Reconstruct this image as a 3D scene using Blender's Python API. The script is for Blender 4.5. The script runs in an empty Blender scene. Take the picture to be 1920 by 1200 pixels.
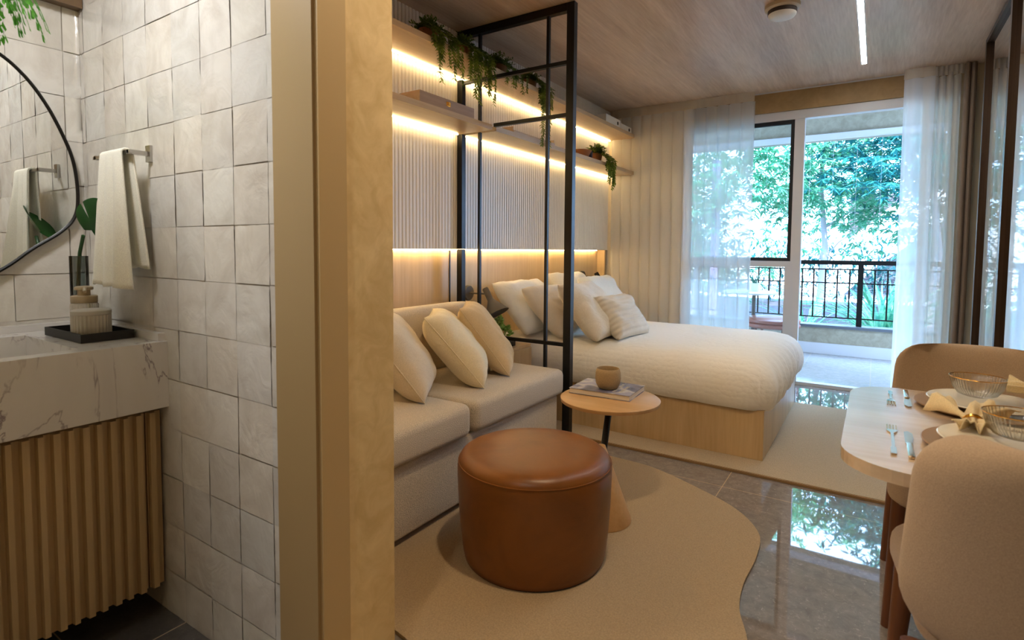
import bpy, bmesh, math, random
from mathutils import Vector, Matrix, noise
import numpy as np
random.seed(7)
PI = math.pi
scene = bpy.context.scene
COL = scene.collection

# ------------------------------------------------------------------ camera
def cam_axes(p, y, r):
    cy, sy = math.cos(y), math.sin(y)
    fwd = Vector((-sy*math.cos(p), cy*math.cos(p), -math.sin(p)))
    right = Vector((cy, sy, 0)); down = fwd.cross(right)
    c, s = math.cos(r), math.sin(r)
    return c*right + s*down, -s*right + c*down, fwd
cr, cd, cf = cam_axes(.0552, .5819, -.0074)
camd = bpy.data.cameras.new('camera'); cam = bpy.data.objects.new('camera', camd); COL.objects.link(cam)
mw = Matrix((cr, -cd, -cf)).transposed().to_4x4(); mw.translation = (0, 0, 1.2)
cam.matrix_world = mw
camd.sensor_width = 36; camd.lens = 36*1034.6/1920; camd.shift_y = -75.8/1920
camd.clip_start = .02; camd.clip_end = 300
camd.dof.use_dof = True; camd.dof.focus_distance = 3.4; camd.dof.aperture_fstop = 4.5
scene.camera = cam

# ------------------------------------------------------------------ light and exposure
scene.view_settings.view_transform = 'Standard'; scene.view_settings.look = 'None'
scene.view_settings.exposure = 0.80; scene.view_settings.gamma = 1.0
scene.view_settings.use_curve_mapping = False
world = bpy.data.worlds.new('world'); scene.world = world; world.use_nodes = True
wn = world.node_tree.nodes; wn['Background'].inputs[0].default_value = (.36, .60, 1, 1); wn['Background'].inputs[1].default_value = 13.0
SUN = 15.0; LED = 18.0; LED_NICHE = 19.0; LINEAR = 36.0; HALL = 6.5; BATH = 11.0; DINE = 9.5
sd = bpy.data.lights.new('sun', 'SUN'); sd.energy = SUN; sd.angle = .01; sd.color = (1, .96, .9)
so = bpy.data.objects.new('sun', sd); COL.objects.link(so)
so.rotation_euler = Vector((.25, .62, -1)).normalized().to_track_quat('-Z', 'Y').to_euler()
def arealamp(name, loc, sx, sy, power, color, shape='RECTANGLE', rot=(0, 0, 0), portal=False):
    l = bpy.data.lights.new(name, 'AREA'); l.shape = shape; l.size = sx; l.size_y = sy; l.energy = power; l.color = color
    o = bpy.data.objects.new(name, l); COL.objects.link(o); o.location = loc; o.rotation_euler = rot
    if portal: l.cycles.is_portal = True
    return o
arealamp('balcony_portal', (-.5, 7.6, 1.4), 5.2, 2.3, 1, (1, 1, 1), rot=(-PI/2, 0, 0), portal=True)
arealamp('bath_fill_light', (-1.68, .22, 2.40), .3, .3, BATH, (.98, .98, 1), 'DISK')  # added unseen fill for the tiles, towel and vanity
arealamp('hall_fill_light', (-.45, -.55, 2.60), .14, .14, HALL, (1, .90, .74), 'DISK')  # added fill behind the camera for door jamb, vanity and chair
arealamp('room_fill_light', (-.50, 1.42, 2.60), .10, .10, DINE, (1, .78, .50), 'DISK')  # added out-of-view fill warming the cement wall, pouf top and chair edge

# ------------------------------------------------------------------ materials
MATS = {}
def L(c):  # sRGB 0-255 -> linear
    return tuple(((x/255)/12.92 if x/255 <= .04045 else ((x/255+.055)/1.055)**2.4) for x in c) + (1,)
class NT:
    def __init__(s, name):
        s.m = bpy.data.materials.new(name); s.m.use_nodes = True; s.t = s.m.node_tree; s.n = s.t.nodes
        s.b = s.n['Principled BSDF']; s.out = s.n['Material Output']; MATS[name] = s.m
    def new(s, ty, **kw):
        n = s.n.new(ty)
        for k, v in kw.items():
            if k.startswith('i_'): n.inputs[int(k[2:])].default_value = v
            else: setattr(n, k, v)
        return n
    def link(s, a, b): s.t.links.new(a, b)
    def coord(s, scale=(1, 1, 1), rot=(0, 0, 0)):
        tc = s.new('ShaderNodeTexCoord'); mp = s.new('ShaderNodeMapping')
        mp.inputs['Scale'].default_value = scale; mp.inputs['Rotation'].default_value = rot
        s.link(tc.outputs['Object'], mp.inputs[0]); return mp.outputs[0]
    def noise(s, vec, scale, detail=4, rough=.55, dist=0):
        n = s.new('ShaderNodeTexNoise'); n.inputs['Scale'].default_value = scale; n.inputs['Detail'].default_value = detail
        n.inputs['Roughness'].default_value = rough; n.inputs['Distortion'].default_value = dist
        s.link(vec, n.inputs['Vector']); return n.outputs[0]
    def ramp(s, fac, stops):
        r = s.new('ShaderNodeValToRGB'); e = r.color_ramp.elements
        while len(e) > 1: e.remove(e[0])
        e[0].position = stops[0][0]; e[0].color = stops[0][1]
        for p, c in stops[1:]:
            x = e.new(p); x.color = c
        s.link(fac, r.inputs[0]); return r.outputs[0]
    def mix(s, fac, a, b, mode='MIX'):
        m = s.new('ShaderNodeMix', data_type='RGBA', blend_type=mode)
        for i, v in ((0, fac), (6, a), (7, b)):
            if hasattr(v, 'links'): s.link(v, m.inputs[i])
            else: m.inputs[i].default_value = v
        return m.outputs[2]
    def bump(s, h, strength=.3, dist=.01, prev=None):
        b = s.new('ShaderNodeBump'); b.inputs['Strength'].default_value = strength; b.inputs['Distance'].default_value = dist
        s.link(h, b.inputs['Height'])
        if prev: s.link(prev, b.inputs['Normal'])
        s.link(b.outputs[0], s.b.inputs['Normal']); return b.outputs[0]
    def set(s, color=None, rough=None, metal=None, spec=None, coat=None, sheen=None):
        if color is not None:
            if hasattr(color, 'links'): s.link(color, s.b.inputs['Base Color'])
            else: s.b.inputs['Base Color'].default_value = color
        for k, v in (('Roughness', rough), ('Metallic', metal), ('Specular IOR Level', spec), ('Coat Weight', coat), ('Sheen Weight', sheen)):
            if v is not None: s.b.inputs[k].default_value = v
        return s.m
def plain(name, c, rough=.5, **kw): return NT(name).set(L(c), rough, **kw)
def wood(name, a, b, axis='z', scale=1.0, rough=.45, fine=60, contrast=1.0):
    t = NT(name); st = {'x': (.06, 1, 1), 'y': (1, .06, 1), 'z': (1, 1, .05)}[axis]
    v = t.coord(tuple(q*scale for q in st))
    n1 = t.noise(v, fine, 5, .6, .3); n2 = t.noise(v, 6, 3, .5, .6)
    c = t.ramp(n1, [(.3, L(a)), (.7, L(b))])
    c2 = t.ramp(n2, [(.35, L([x*(1-.12*contrast) for x in a])), (.65, L(b))])
    t.set(t.mix(.45, c, c2), rough); t.bump(n1, .08, .002); return t.m
def fabric(name, c, rough=.95, scale=350, strength=.35, dist=.003, var=.06, sheen=.2, big=0):
    t = NT(name); v = t.coord()
    n = t.noise(v, scale, 3, .6); n2 = t.noise(v, 5, 3)
    col = t.ramp(n, [(.3, L([x*(1-var*1.4) for x in c])), (.7, L([min(255, x*(1+var)) for x in c]))])
    t.set(col, rough, sheen=sheen, spec=.15); b = t.bump(n, strength, dist)
    if big: t.bump(t.noise(v, 9, 3, .5, .8), .5, big, b)
    return t.m
M_oak = wood('oak', (203, 168, 122), (226, 196, 152), 'z', rough=.42)
M_oakh = wood('oak_horizontal', (196, 164, 124), (214, 186, 148), 'y', rough=.42)
M_niche = wood('niche_oak', (206, 172, 124), (228, 198, 150), 'z', rough=.4)
M_ceil = wood('ceiling_veneer', (192, 160, 132), (230, 206, 182), 'y', rough=.38, fine=70, contrast=.6)
M_slat = plain('slat_lacquer', (244, 238, 230), .45)
M_vwood = wood('vanity_wood', (190, 162, 118), (214, 186, 142), 'z', rough=.5)
M_black = plain('black_metal', (22, 20, 19), .38, metal=.4)
M_blackm = plain('matt_black', (28, 26, 25), .55)
M_taupe = plain('taupe_lamp', (74, 66, 56), .5)
M_chrome = plain('brushed_steel', (190, 188, 184), .28, metal=1)
M_gold = plain('gold_metal', (214, 160, 70), .2, metal=1)
M_cutlery = plain('polished_cutlery', (220, 205, 180), .12, metal=1)
M_walum = plain('white_aluminium', (212, 212, 216), .4)
M_bronze = plain('bronze_profile', (70, 52, 38), .35, metal=.5)
M_rubber = plain('gasket', (26, 26, 32), .6)
M_trim = plain('tan_lacquer', (172, 146, 102), .5)
M_terra = plain('terracotta', (158, 104, 66), .8)
M_leafd = None
def leaf(name, a, b, trans=.25, rough=.45):
    t = NT(name); oi = t.noise(t.coord(), 14, 2)
    col = t.ramp(oi, [(.35, L(a)), (.65, L(b))])
    t.set(col, rough, spec=.35)
    tr = t.new('ShaderNodeBsdfTranslucent'); t.link(col, tr.inputs[0])
    mx = t.new('ShaderNodeMixShader'); mx.inputs[0].default_value = trans
    t.link(t.b.outputs[0], mx.inputs[1]); t.link(tr.outputs[0], mx.inputs[2]); t.link(mx.outputs[0], t.out.inputs[0]); return t.m
M_trail = leaf('trailing_leaf', (68, 92, 32), (128, 148, 62), .35)
M_succ = leaf('succulent_leaf', (124, 184, 70), (170, 216, 112))
M_mons = leaf('monstera_leaf', (28, 84, 30), (44, 108, 42), .15, .3)
M_fern = leaf('fern_leaf', (70, 156, 40), (110, 196, 64), .4)
M_tree1 = leaf('mango_leaf', (64, 142, 108), (116, 188, 146), .45, .3)
M_tree2 = leaf('dark_tree_leaf', (24, 92, 96), (50, 130, 122), .3, .3)
M_strap = leaf('strap_leaf', (52, 116, 96), (92, 156, 124), .35, .4)
M_bark = plain('bark', (168, 160, 160), .9)
def cement(name, a, b, rough=.6):
    t = NT(name); v = t.coord()
    n = t.noise(v, 4.5, 6, .6, .5); n2 = t.noise(v, 13, 5, .6, .9)
    c = t.ramp(n, [(.3, L(a)), (.7, L(b))]); c2 = t.ramp(n2, [(.35, L(a)), (.62, L(b))])
    t.set(t.mix(.5, c, c2), rough); t.bump(n2, .12, .004); return t.m
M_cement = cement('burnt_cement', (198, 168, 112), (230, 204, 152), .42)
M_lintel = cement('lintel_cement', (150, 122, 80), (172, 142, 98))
M_conc = cement('balcony_concrete', (146, 138, 118), (178, 170, 150))
M_paint = plain('wall_paint', (214, 198, 170), .7)
# floor: polished grey stone tiles with pale flecks
def stone(name, a, b, fl, rough, size=.9, ox=0, oy=0):
    t = NT(name); v = t.coord()
    n = t.noise(v, 22, 6, .7, .6); n2 = t.noise(v, 60, 4, .7, 1.0)
    c = t.ramp(n, [(.3, L(a)), (.7, L(b))]); f = t.ramp(n2, [(.60, (0, 0, 0, 1)), (.68, (1, 1, 1, 1))])
    c = t.mix(t.ramp(n2, [(.58, (0, 0, 0, 1)), (.70, (.55, .55, .55, 1))]), c, L(fl))
    tc = t.new('ShaderNodeTexCoord'); mp = t.new('ShaderNodeMapping'); mp.inputs['Location'].default_value = (ox, oy, 0)
    t.link(tc.outputs['Object'], mp.inputs[0])
    br = t.new('ShaderNodeTexBrick'); br.offset = 0; br.inputs['Scale'].default_value = 1; br.inputs['Mortar Size'].default_value = .0018
    br.inputs['Brick Width'].default_value = size; br.inputs['Row Height'].default_value = size; br.inputs['Mortar Smooth'].default_value = 0
    t.link(mp.outputs[0], br.inputs['Vector'])
    c = t.mix(br.outputs['Fac'], c, L((196, 176, 146)))
    t.set(c, rough, spec=.62 if rough > .1 else 1.0); return t.m
M_floor = stone('polished_stone', (120, 112, 106), (148, 140, 133), (196, 188, 178), .02, 1.2, .61, -2.89)
M_bfloor = stone('bathroom_stone', (70, 68, 68), (96, 93, 92), (120, 116, 112), .3, .6)
M_balfloor = stone('balcony_stone', (150, 148, 146), (176, 172, 168), (200, 198, 194), .12, .6)
# zellige glaze
t = NT('zellige'); v = t.coord(); n = t.noise(v, 7, 5, .6, 1.0); vc = t.new('ShaderNodeVertexColor', layer_name='tint')
c = t.ramp(n, [(.25, L((203, 196, 186))), (.6, L((222, 218, 210)))])
c = t.mix(1.0, c, vc.outputs[0], 'MULTIPLY'); t.set(c, .2, spec=.5); t.bump(t.noise(v, 9, 4, .5, 1.8), .4, .006); M_zel = t.m
M_grout = plain('grout', (196, 188, 176), .9)
# marble
t = NT('veined_marble'); v = t.coord((1, 1, .55), (.3, .5, .3)); n = t.noise(v, 3.4, 7, .55, 1.2)
mth = t.new('ShaderNodeMath', operation='SUBTRACT'); t.link(n, mth.inputs[0]); mth.inputs[1].default_value = .5
ab = t.new('ShaderNodeMath', operation='ABSOLUTE'); t.link(mth.outputs[0], ab.inputs[0])
msk = t.ramp(t.noise(t.coord(), 2.5, 2), [(.38, (0, 0, 0, 1)), (.5, (1, 1, 1, 1))])
vein = t.ramp(ab.outputs[0], [(0, (1, 1, 1, 1)), (.009, (0, 0, 0, 1))])
mm = t.mix(1.0, vein, msk, 'MULTIPLY'); bs = t.ramp(n, [(.3, L((214, 210, 206))), (.7, L((230, 227, 223)))])
t.set(t.mix(mm, bs, L((138, 124, 130))), .18); M_marble = t.m
# fabrics
t = NT('pleated_linen'); v = t.coord(); wv = t.new('ShaderNodeTexWave', wave_type='BANDS', bands_direction='Y'); wv.inputs['Scale'].default_value = 9; wv.inputs['Distortion'].default_value = 2.5; wv.inputs['Detail Scale'].default_value = .6; t.link(v, wv.inputs['Vector'])
t.set(L((226, 216, 198)), .95, spec=.15); b0 = t.bump(t.noise(v, 420, 3), .3, .003); t.bump(wv.outputs[1], .5, .012, b0); M_pleat = t.m
M_boucle = fabric('boucle', (214, 200, 180), scale=260, strength=.8, dist=.006, var=.08)
M_pill = fabric('linen_cream', (236, 222, 190), scale=420, strength=.25, big=.02)
M_pillb = fabric('linen_sand', (216, 192, 154), scale=420, strength=.25, big=.02)
M_pillg = fabric('linen_oat', (220, 206, 184), scale=420, strength=.25, big=.02)
M_bedp = fabric('pillow_white', (246, 242, 232), scale=420, strength=.25, big=.02)
M_bedb = fabric('pillow_oatmeal', (234, 224, 206), scale=420, strength=.3, big=.02)
M_chair = fabric('chair_weave', (186, 162, 136), scale=420, strength=.22, var=.05)
M_towel = fabric('towel_terry', (244, 238, 222), scale=500, strength=.4, dist=.002)
M_rug = fabric('rug_pile', (182, 158, 124), scale=180, strength=.6, dist=.006, big=.004)
M_rug2 = fabric('bed_rug_pile', (190, 170, 140), scale=180, strength=.6, dist=.006, big=.004)
M_rugedge = plain('rug_binding', (150, 118, 80), .9)
M_napkin = fabric('napkin_linen', (226, 204, 158), scale=500, strength=.3)
M_drape = fabric('drape_beige', (246, 230, 208), scale=400, strength=.2)
M_drapet = fabric('drape_taupe', (128, 112, 98), scale=400, strength=.2)
# quilt: rows of small puffs
t = NT('quilt_cotton'); v = t.coord()
vo = t.new('ShaderNodeTexVoronoi'); vo.inputs['Scale'].default_value = 34; vo.inputs['Randomness'].default_value = .35; t.link(v, vo.inputs['Vector'])
n = t.noise(v, 300, 3); wv = t.noise(v, 9, 4, .55, 1)
t.set(L((248, 243, 232)), .95, sheen=.2, spec=.15)
b0 = t.bump(n, .2, .002); b1 = t.bump(vo.outputs['Distance'], .3, -.008, b0); t.bump(wv, .4, .02, b1); M_quilt = t.m
# leather
t = NT('cognac_leather'); v = t.coord(); n = t.noise(v, 240, 4, .6); n2 = t.noise(v, 4, 5, .6, .8)
t.set(t.ramp(n2, [(.3, L((112, 66, 20))), (.7, L((140, 84, 30)))]), .36, spec=.5); t.bump(n, .18, .002); M_leather = t.m
M_leath2 = plain('stool_leather', (150, 84, 62), .4)
def glass(name, tint=(1, 1, 1, 1), refl=1.0, extra=0.0, rough=0.0):
    t = NT(name); t.n.remove(t.b)
    tr = t.new('ShaderNodeBsdfTransparent'); tr.inputs[0].default_value = tint
    gl = t.new('ShaderNodeBsdfGlossy'); gl.inputs['Roughness'].default_value = rough
    fr = t.new('ShaderNodeFresnel'); fr.inputs[0].default_value = 1.5
    m = t.new('ShaderNodeMath', operation='MULTIPLY_ADD'); m.inputs[1].default_value = refl; m.inputs[2].default_value = extra
    t.link(fr.outputs[0], m.inputs[0])
    mx = t.new('ShaderNodeMixShader'); t.link(m.outputs[0], mx.inputs[0]); t.link(tr.outputs[0], mx.inputs[1]); t.link(gl.outputs[0], mx.inputs[2])
    t.link(mx.outputs[0], t.out.inputs[0]); return t.m
M_glass = glass('pane_glass', (.93, .97, .98, 1), 1.0)
M_pglass = glass('partition_glass', (.94, .93, .92, 1), 1.1, .01)
M_vase = glass('vase_glass', (.66, .70, .70, 1), 1.2, .02)
M_bowl = glass('ribbed_glass', (.97, .96, .94, 1), .7, .03, .08)
t = NT('mirror'); t.set((.82, .83, .82, 1), .0, metal=1); M_mirror = t.m
t = NT('wardrobe_mirror'); t.set((.62, .60, .58, 1), .02, metal=1); M_wmirror = t.m
def sheer(name, c, transp, transl):
    t = NT(name); t.n.remove(t.b)
    d = t.new('ShaderNodeBsdfDiffuse'); d.inputs[0].default_value = L(c)
    tl = t.new('ShaderNodeBsdfTranslucent'); tl.inputs[0].default_value = L(c)
    tp = t.new('ShaderNodeBsdfTransparent')
    m1 = t.new('ShaderNodeMixShader'); m1.inputs[0].default_value = transl; t.link(d.outputs[0], m1.inputs[1]); t.link(tl.outputs[0], m1.inputs[2])
    m2 = t.new('ShaderNodeMixShader'); m2.inputs[0].default_value = transp; t.link(m1.outputs[0], m2.inputs[1]); t.link(tp.outputs[0], m2.inputs[2])
    t.link(m2.outputs[0], t.out.inputs[0]); return t.m
M_sheer = sheer('sheer_voile', (246, 246, 246), .20, .66)
M_sheerh = sheer('sheer_heading', (236, 226, 210), .12, .4)
M_sheerd = sheer('dense_voile', (236, 230, 220), .12, .55)
def emit(name, c, s):
    t = NT(name); t.n.remove(t.b); e = t.new('ShaderNodeEmission'); e.inputs[0].default_value = c; e.inputs[1].default_value = s
    t.link(e.outputs[0], t.out.inputs[0]); return t.m
M_led = emit('led_warm', (1, .76, .38, 1), LED)
M_ledn = emit('led_niche', (1, .74, .38, 1), LED_NICHE)
M_lin = emit('led_linear', (1, .97, .93, 1), LINEAR)
M_lampe = emit('lamp_disc', (1, .85, .6, 1), 12)
M_white = plain('white_plastic', (226, 222, 214), .4)
M_ceram = plain('grey_ceramic', (196, 190, 178), .5)
M_plate = plain('plate_glaze', (228, 220, 200), .15)
M_tanplas = plain('tan_pump', (176, 158, 126), .45)
M_cup = fabric('stoneware', (172, 148, 112), rough=.7, scale=200, strength=.15, var=.05, sheen=0)
M_sidew = wood('side_table_wood', (200, 156, 102), (218, 176, 124), 'x', rough=.35)
M_tablew = wood('table_top_wood', (214, 184, 146), (232, 206, 172), 'x', rough=.16); M_tablew.node_tree.nodes['Principled BSDF'].inputs['Coat Weight'].default_value = 1.0; M_tablew.node_tree.nodes['Principled BSDF'].inputs['Coat Roughness'].default_value = .22
M_legw = wood('chair_leg_wood', (94, 52, 26), (118, 68, 34), 'z', rough=.4)
M_pages = plain('paper', (222, 212, 198), .8)

# ------------------------------------------------------------------ mesh helpers
def tag(o, label=None, cat=None, group=None, kind=None):
    if label: o['label'] = label
    if cat: o['category'] = cat
    if group: o['group'] = group
    if kind: o['kind'] = kind
    return o
def obj(name, bm, mat, parent=None, smooth=False, bevel=0, label=None, seg=2):
    if bevel:
        bmesh.ops.bevel(bm, geom=[e for e in bm.edges if len(e.link_faces) == 2 and e.calc_face_angle(0) > .6], offset=bevel, segments=seg, profile=.7, affect='EDGES')
    bmesh.ops.recalc_face_normals(bm, faces=bm.faces)
    me = bpy.data.meshes.new(name); bm.to_mesh(me); bm.free()
    for m in (mat if isinstance(mat, (list, tuple)) else [mat]): me.materials.append(m)
    o = bpy.data.objects.new(name, me); COL.objects.link(o)
    if parent: o.parent = parent
    if smooth:
        for p in me.polygons: p.use_smooth = True
        if smooth != 'all':
            try: me.set_sharp_from_angle(angle=math.radians(smooth if smooth is not True else 40))
            except Exception: pass
    if label: o['label'] = label
    return o
def pyobj(name, vs, fs, mat, parent=None, smooth=True, label=None):
    me = bpy.data.meshes.new(name); me.from_pydata(vs, [], fs); me.update()
    for m in (mat if isinstance(mat, (list, tuple)) else [mat]): me.materials.append(m)
    o = bpy.data.objects.new(name, me); COL.objects.link(o)
    if parent: o.parent = parent
    if smooth:
        for p in me.polygons: p.use_smooth = True
    if label: o['label'] = label
    return o
def empty(name, loc, rz=0, label=None, cat=None, group=None, kind=None):
    o = bpy.data.objects.new(name, None); COL.objects.link(o); o.location = loc; o.rotation_euler = (0, 0, rz); o.empty_display_size = .1
    return tag(o, label, cat, group, kind)
def B(): return bmesh.new()
def box(bm, x0, x1, y0, y1, z0, z1, mi=0, M=None):
    vs = [bm.verts.new((x, y, z)) for x in (x0, x1) for y in (y0, y1) for z in (z0, z1)]
    if M is not None:
        for v in vs: v.co = M @ v.co
    for f in ((0, 1, 3, 2), (4, 6, 7, 5), (0, 4, 5, 1), (2, 3, 7, 6), (0, 2, 6, 4), (1, 5, 7, 3)):
        fc = bm.faces.new([vs[i] for i in f]); fc.material_index = mi
    return bm
def bx(x0, x1, y0, y1, z0, z1): return box(B(), x0, x1, y0, y1, z0, z1)
def ring(bm, pts): return [bm.verts.new(p) for p in pts]
def skin(bm, a, b, closed=True):
    n = len(a)
    for i in range(n if closed else n-1):
        j = (i+1) % n; bm.faces.new((a[i], a[j], b[j], b[i]))
def lathe(bm, prof, c=(0, 0, 0), seg=32, cap0=True, cap1=True, mod=None):
    rs = []
    for r, z in prof:
        rr = []
        for i in range(seg):
            a = 2*PI*i/seg; q = r*(mod(a, z) if mod else 1)
            rr.append(bm.verts.new((c[0]+q*math.cos(a), c[1]+q*math.sin(a), c[2]+z)))
        rs.append(rr)
    for a, b in zip(rs, rs[1:]): skin(bm, a, b)
    if cap0: bm.faces.new(rs[0][::-1])
    if cap1: bm.faces.new(rs[-1])
    return bm
def tube(bm, pts, r, seg=8, caps=True, rfun=None):
    pts = [Vector(p) for p in pts]; rs = []; prev = None
    for i, p in enumerate(pts):
        d = (pts[min(i+1, len(pts)-1)] - pts[max(i-1, 0)]).normalized()
        if prev is None:
            u = d.orthogonal().normalized()
        else:
            u = (prev - d*prev.dot(d)); u = u.normalized() if u.length > 1e-6 else d.orthogonal().normalized()
        prev = u; w = d.cross(u); q = rfun(i/(len(pts)-1)) if rfun else r
        rs.append(ring(bm, [p + u*q*math.cos(2*PI*k/seg) + w*q*math.sin(2*PI*k/seg) for k in range(seg)]))
    for a, b in zip(rs, rs[1:]): skin(bm, a, b)
    if caps: bm.faces.new(rs[0][::-1]); bm.faces.new(rs[-1])
    return bm
def rrect(hx, hy, r, n=6, cx=0, cy=0):
    out = []
    for sx, sy, a0 in ((1, 1, 0), (-1, 1, 90), (-1, -1, 180), (1, -1, 270)):
        for k in range(n+1):
            a = math.radians(a0+90*k/n); out.append((cx+sx*(hx-r)+r*math.cos(a), cy+sy*(hy-r)+r*math.sin(a)))
    return out
def prism(bm, pts, z0, z1):
    a = ring(bm, [(x, y, z0) for x, y in pts]); b = ring(bm, [(x, y, z1) for x, y in pts]); skin(bm, a, b)
    bm.faces.new(a[::-1]); bm.faces.new(b); return bm
def softbox(bm, cx, cy, hx, hy, z0, z1, r, rv, n=8):
    """rounded block: corner radius r in plan, rv on the horizontal edges"""
    rs = []
    prof = [(rv*(1-math.cos(a)), rv*(1-math.sin(a))) for a in [math.radians(90*k/5) for k in range(6)]]
    levels = [(i_, z0 + dz) for i_, dz in [(rv-rv*math.sin(math.radians(90*k/5)), rv-rv*math.cos(math.radians(90*k/5))) for k in range(6)]]
    levels += [(rv-rv*math.cos(math.radians(90*k/5)), z1-rv+rv*math.sin(math.radians(90*k/5))) for k in range(6)]
    for ins, z in levels:
        rs.append(ring(bm, [(x, y, z) for x, y in rrect(hx-ins, hy-ins, max(.002, r-ins), n, cx, cy)]))
    for a, b in zip(rs, rs[1:]): skin(bm, a, b)
    bm.faces.new(rs[0][::-1]); bm.faces.new(rs[-1]); return bm
def frame_mat(o, origin, xaxis, yaxis):
    x = Vector(xaxis).normalized(); y = Vector(yaxis); y = (y-x*y.dot(x)).normalized(); z = x.cross(y)
    m = Matrix((x, y, z)).transposed().to_4x4(); m.translation = origin; o.matrix_world = m; return m
def pillow_bm(w, h, th, seed=0, n=22, wr=.006, pinch=.06):
    bm = B(); off = Vector((seed*3.1, seed*1.7, 0)); tops = []; bots = []
    for j in range(n+1):
        rt = []; rb = []
        for i in range(n+1):
            u = -1+2*i/n; v = -1+2*j/n
            u = math.sin(u*PI/2)*.55+u*.45; v = math.sin(v*PI/2)*.55+v*.45
            px = u*w/2*(1-pinch*(1-abs(v)**1.5)*abs(u)**3); py = v*h/2*(1-pinch*(1-abs(u)**1.5)*abs(v)**3)
            hh = th/2*max(0, (1-u**4)*(1-v**4))**.55
            q = noise.noise(Vector((u*2.2, v*2.2, 0))+off)*wr*2.2 + noise.noise(Vector((u*6, v*3, 0))+off)*wr
            hh2 = hh + q*min(1, hh/(th*.2))
            edge = i in (0, n) or j in (0, n)
            a = bm.verts.new((px, py+h/2, hh2 if not edge else 0)); rt.append(a)
            rb.append(a if edge else bm.verts.new((px, py+h/2, -hh)))
        tops.append(rt); bots.append(rb)
    for j in range(n):
        for i in range(n):
            bm.faces.new((tops[j][i], tops[j][i+1], tops[j+1][i+1], tops[j+1][i]))
            f = (bots[j][i], bots[j+1][i], bots[j+1][i+1], bots[j][i+1])
            if len(set(f)) >= 3:
                try: bm.faces.new(f)
                except ValueError: pass
    return bm
def pillow_edge(w, h, pinch=.06, r=.004, n=14):
    pts = []
    def P(u, v): return (u*w/2*(1-pinch*(1-abs(v)**1.5)*abs(u)**3), v*h/2*(1-pinch*(1-abs(u)**1.5)*abs(v)**3)+h/2, 0)
    for k in range(n): pts.append(P(-1+2*k/n, -1))
    for k in range(n): pts.append(P(1, -1+2*k/n))
    for k in range(n): pts.append(P(1-2*k/n, 1))
    for k in range(n): pts.append(P(-1, 1-2*k/n))
    pts.append(pts[0]); return tube(B(), pts, r, 6)

# ------------------------------------------------------------------ room shell
XW, XN, YW, CZ = -2.361, -2.44, 5.50, 2.629      # slat face, niche face, window wall face, ceiling
YP = 2.928                                        # metal partition plane
S = lambda o: tag(o, kind='structure')
S(obj('floor', bx(-1.19, 1.4, -2.2, YW+.1, -.1, 0), M_floor))
f2 = obj('floor', bx(-2.6, -1.19, 1.0, YW+.1, -.1, 0), M_floor); S(f2)
S(obj('floor', bx(-2.7, -1.19, -1.6, .999, -.1, 0), M_bfloor))
S(obj('ceiling', bx(-2.6, 1.4, -2.2, YW+.25, CZ, CZ+.12), M_ceil))
S(obj('wall_back', bx(-1.3, 1.4, -2.3, -2.2, 0, CZ), plain('dark_bounce_wall', (96, 80, 62), .6)))  # unseen wall, coloured dark to cut bounce light on the near chair
S(obj('wall_right', bx(1.3, 1.4, -2.2, YW+.1, 0, CZ), M_paint))
# left wall with recessed oak niche below and fluted cladding above
S(obj('wall_left', bx(-2.62, XN-.012, 1.10, YW+.1, 0, CZ), M_paint))
wl = bpy.data.objects['wall_left']
bm = B(); box(bm, XN-.012, XN, 1.10, 5.34, 0, 1.25); obj('niche_panel', bm, M_niche, wl)
obj('niche_side', bx(XN, XW+.004, 5.33, 5.36, 0, 1.197), M_niche, wl)
bm = B(); box(bm, XN, XW-.016, 1.10, 5.45, 1.197, CZ)
y = 1.11
while y < 5.44:
    p = [(XW-.016, y), (XW-.004, y+.0005), (XW, y+.004), (XW, y+.021), (XW-.004, y+.0245), (XW-.016, y+.025)]
    a = ring(bm, [(q[0], q[1], 1.197) for q in p]); b = ring(bm, [(q[0], q[1], CZ) for q in p]); skin(bm, a, b, False); bm.faces.new(a)
    y += .03
obj('slatted_cladding', bm, M_slat, wl, smooth=35)
obj('led_strip', bx(XN+.014, XN+.024, 1.12, 5.27, 1.189, 1.196), M_ledn, wl, label='warm light strip under the fluted cladding')
# partition wall between bathroom and room
S(obj('wall_partition', bx(-2.6, -1.12, .870, 1.10, 0, CZ), M_cement))
S(obj('wall_hall', bx(-1.27, -1.12, -2.2, .08, 0, CZ), M_cement))
S(obj('wall_hall', bx(-1.27, -1.12, .08, .870, 2.12, CZ), M_cement))
S(obj('wall_bathroom', bx(-2.62, -1.27, -1.7, -1.6, 0, CZ), M_paint))
wm = S(obj('wall_bathroom', bx(-2.62, -2.50, -1.6, .870, 0, CZ), M_grout))
S(obj('ceiling_bathroom', bx(-2.6, -1.27, -1.6, .87, 2.42, 2.46), plain('bath_ceiling', (226, 222, 214), .8)))
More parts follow.
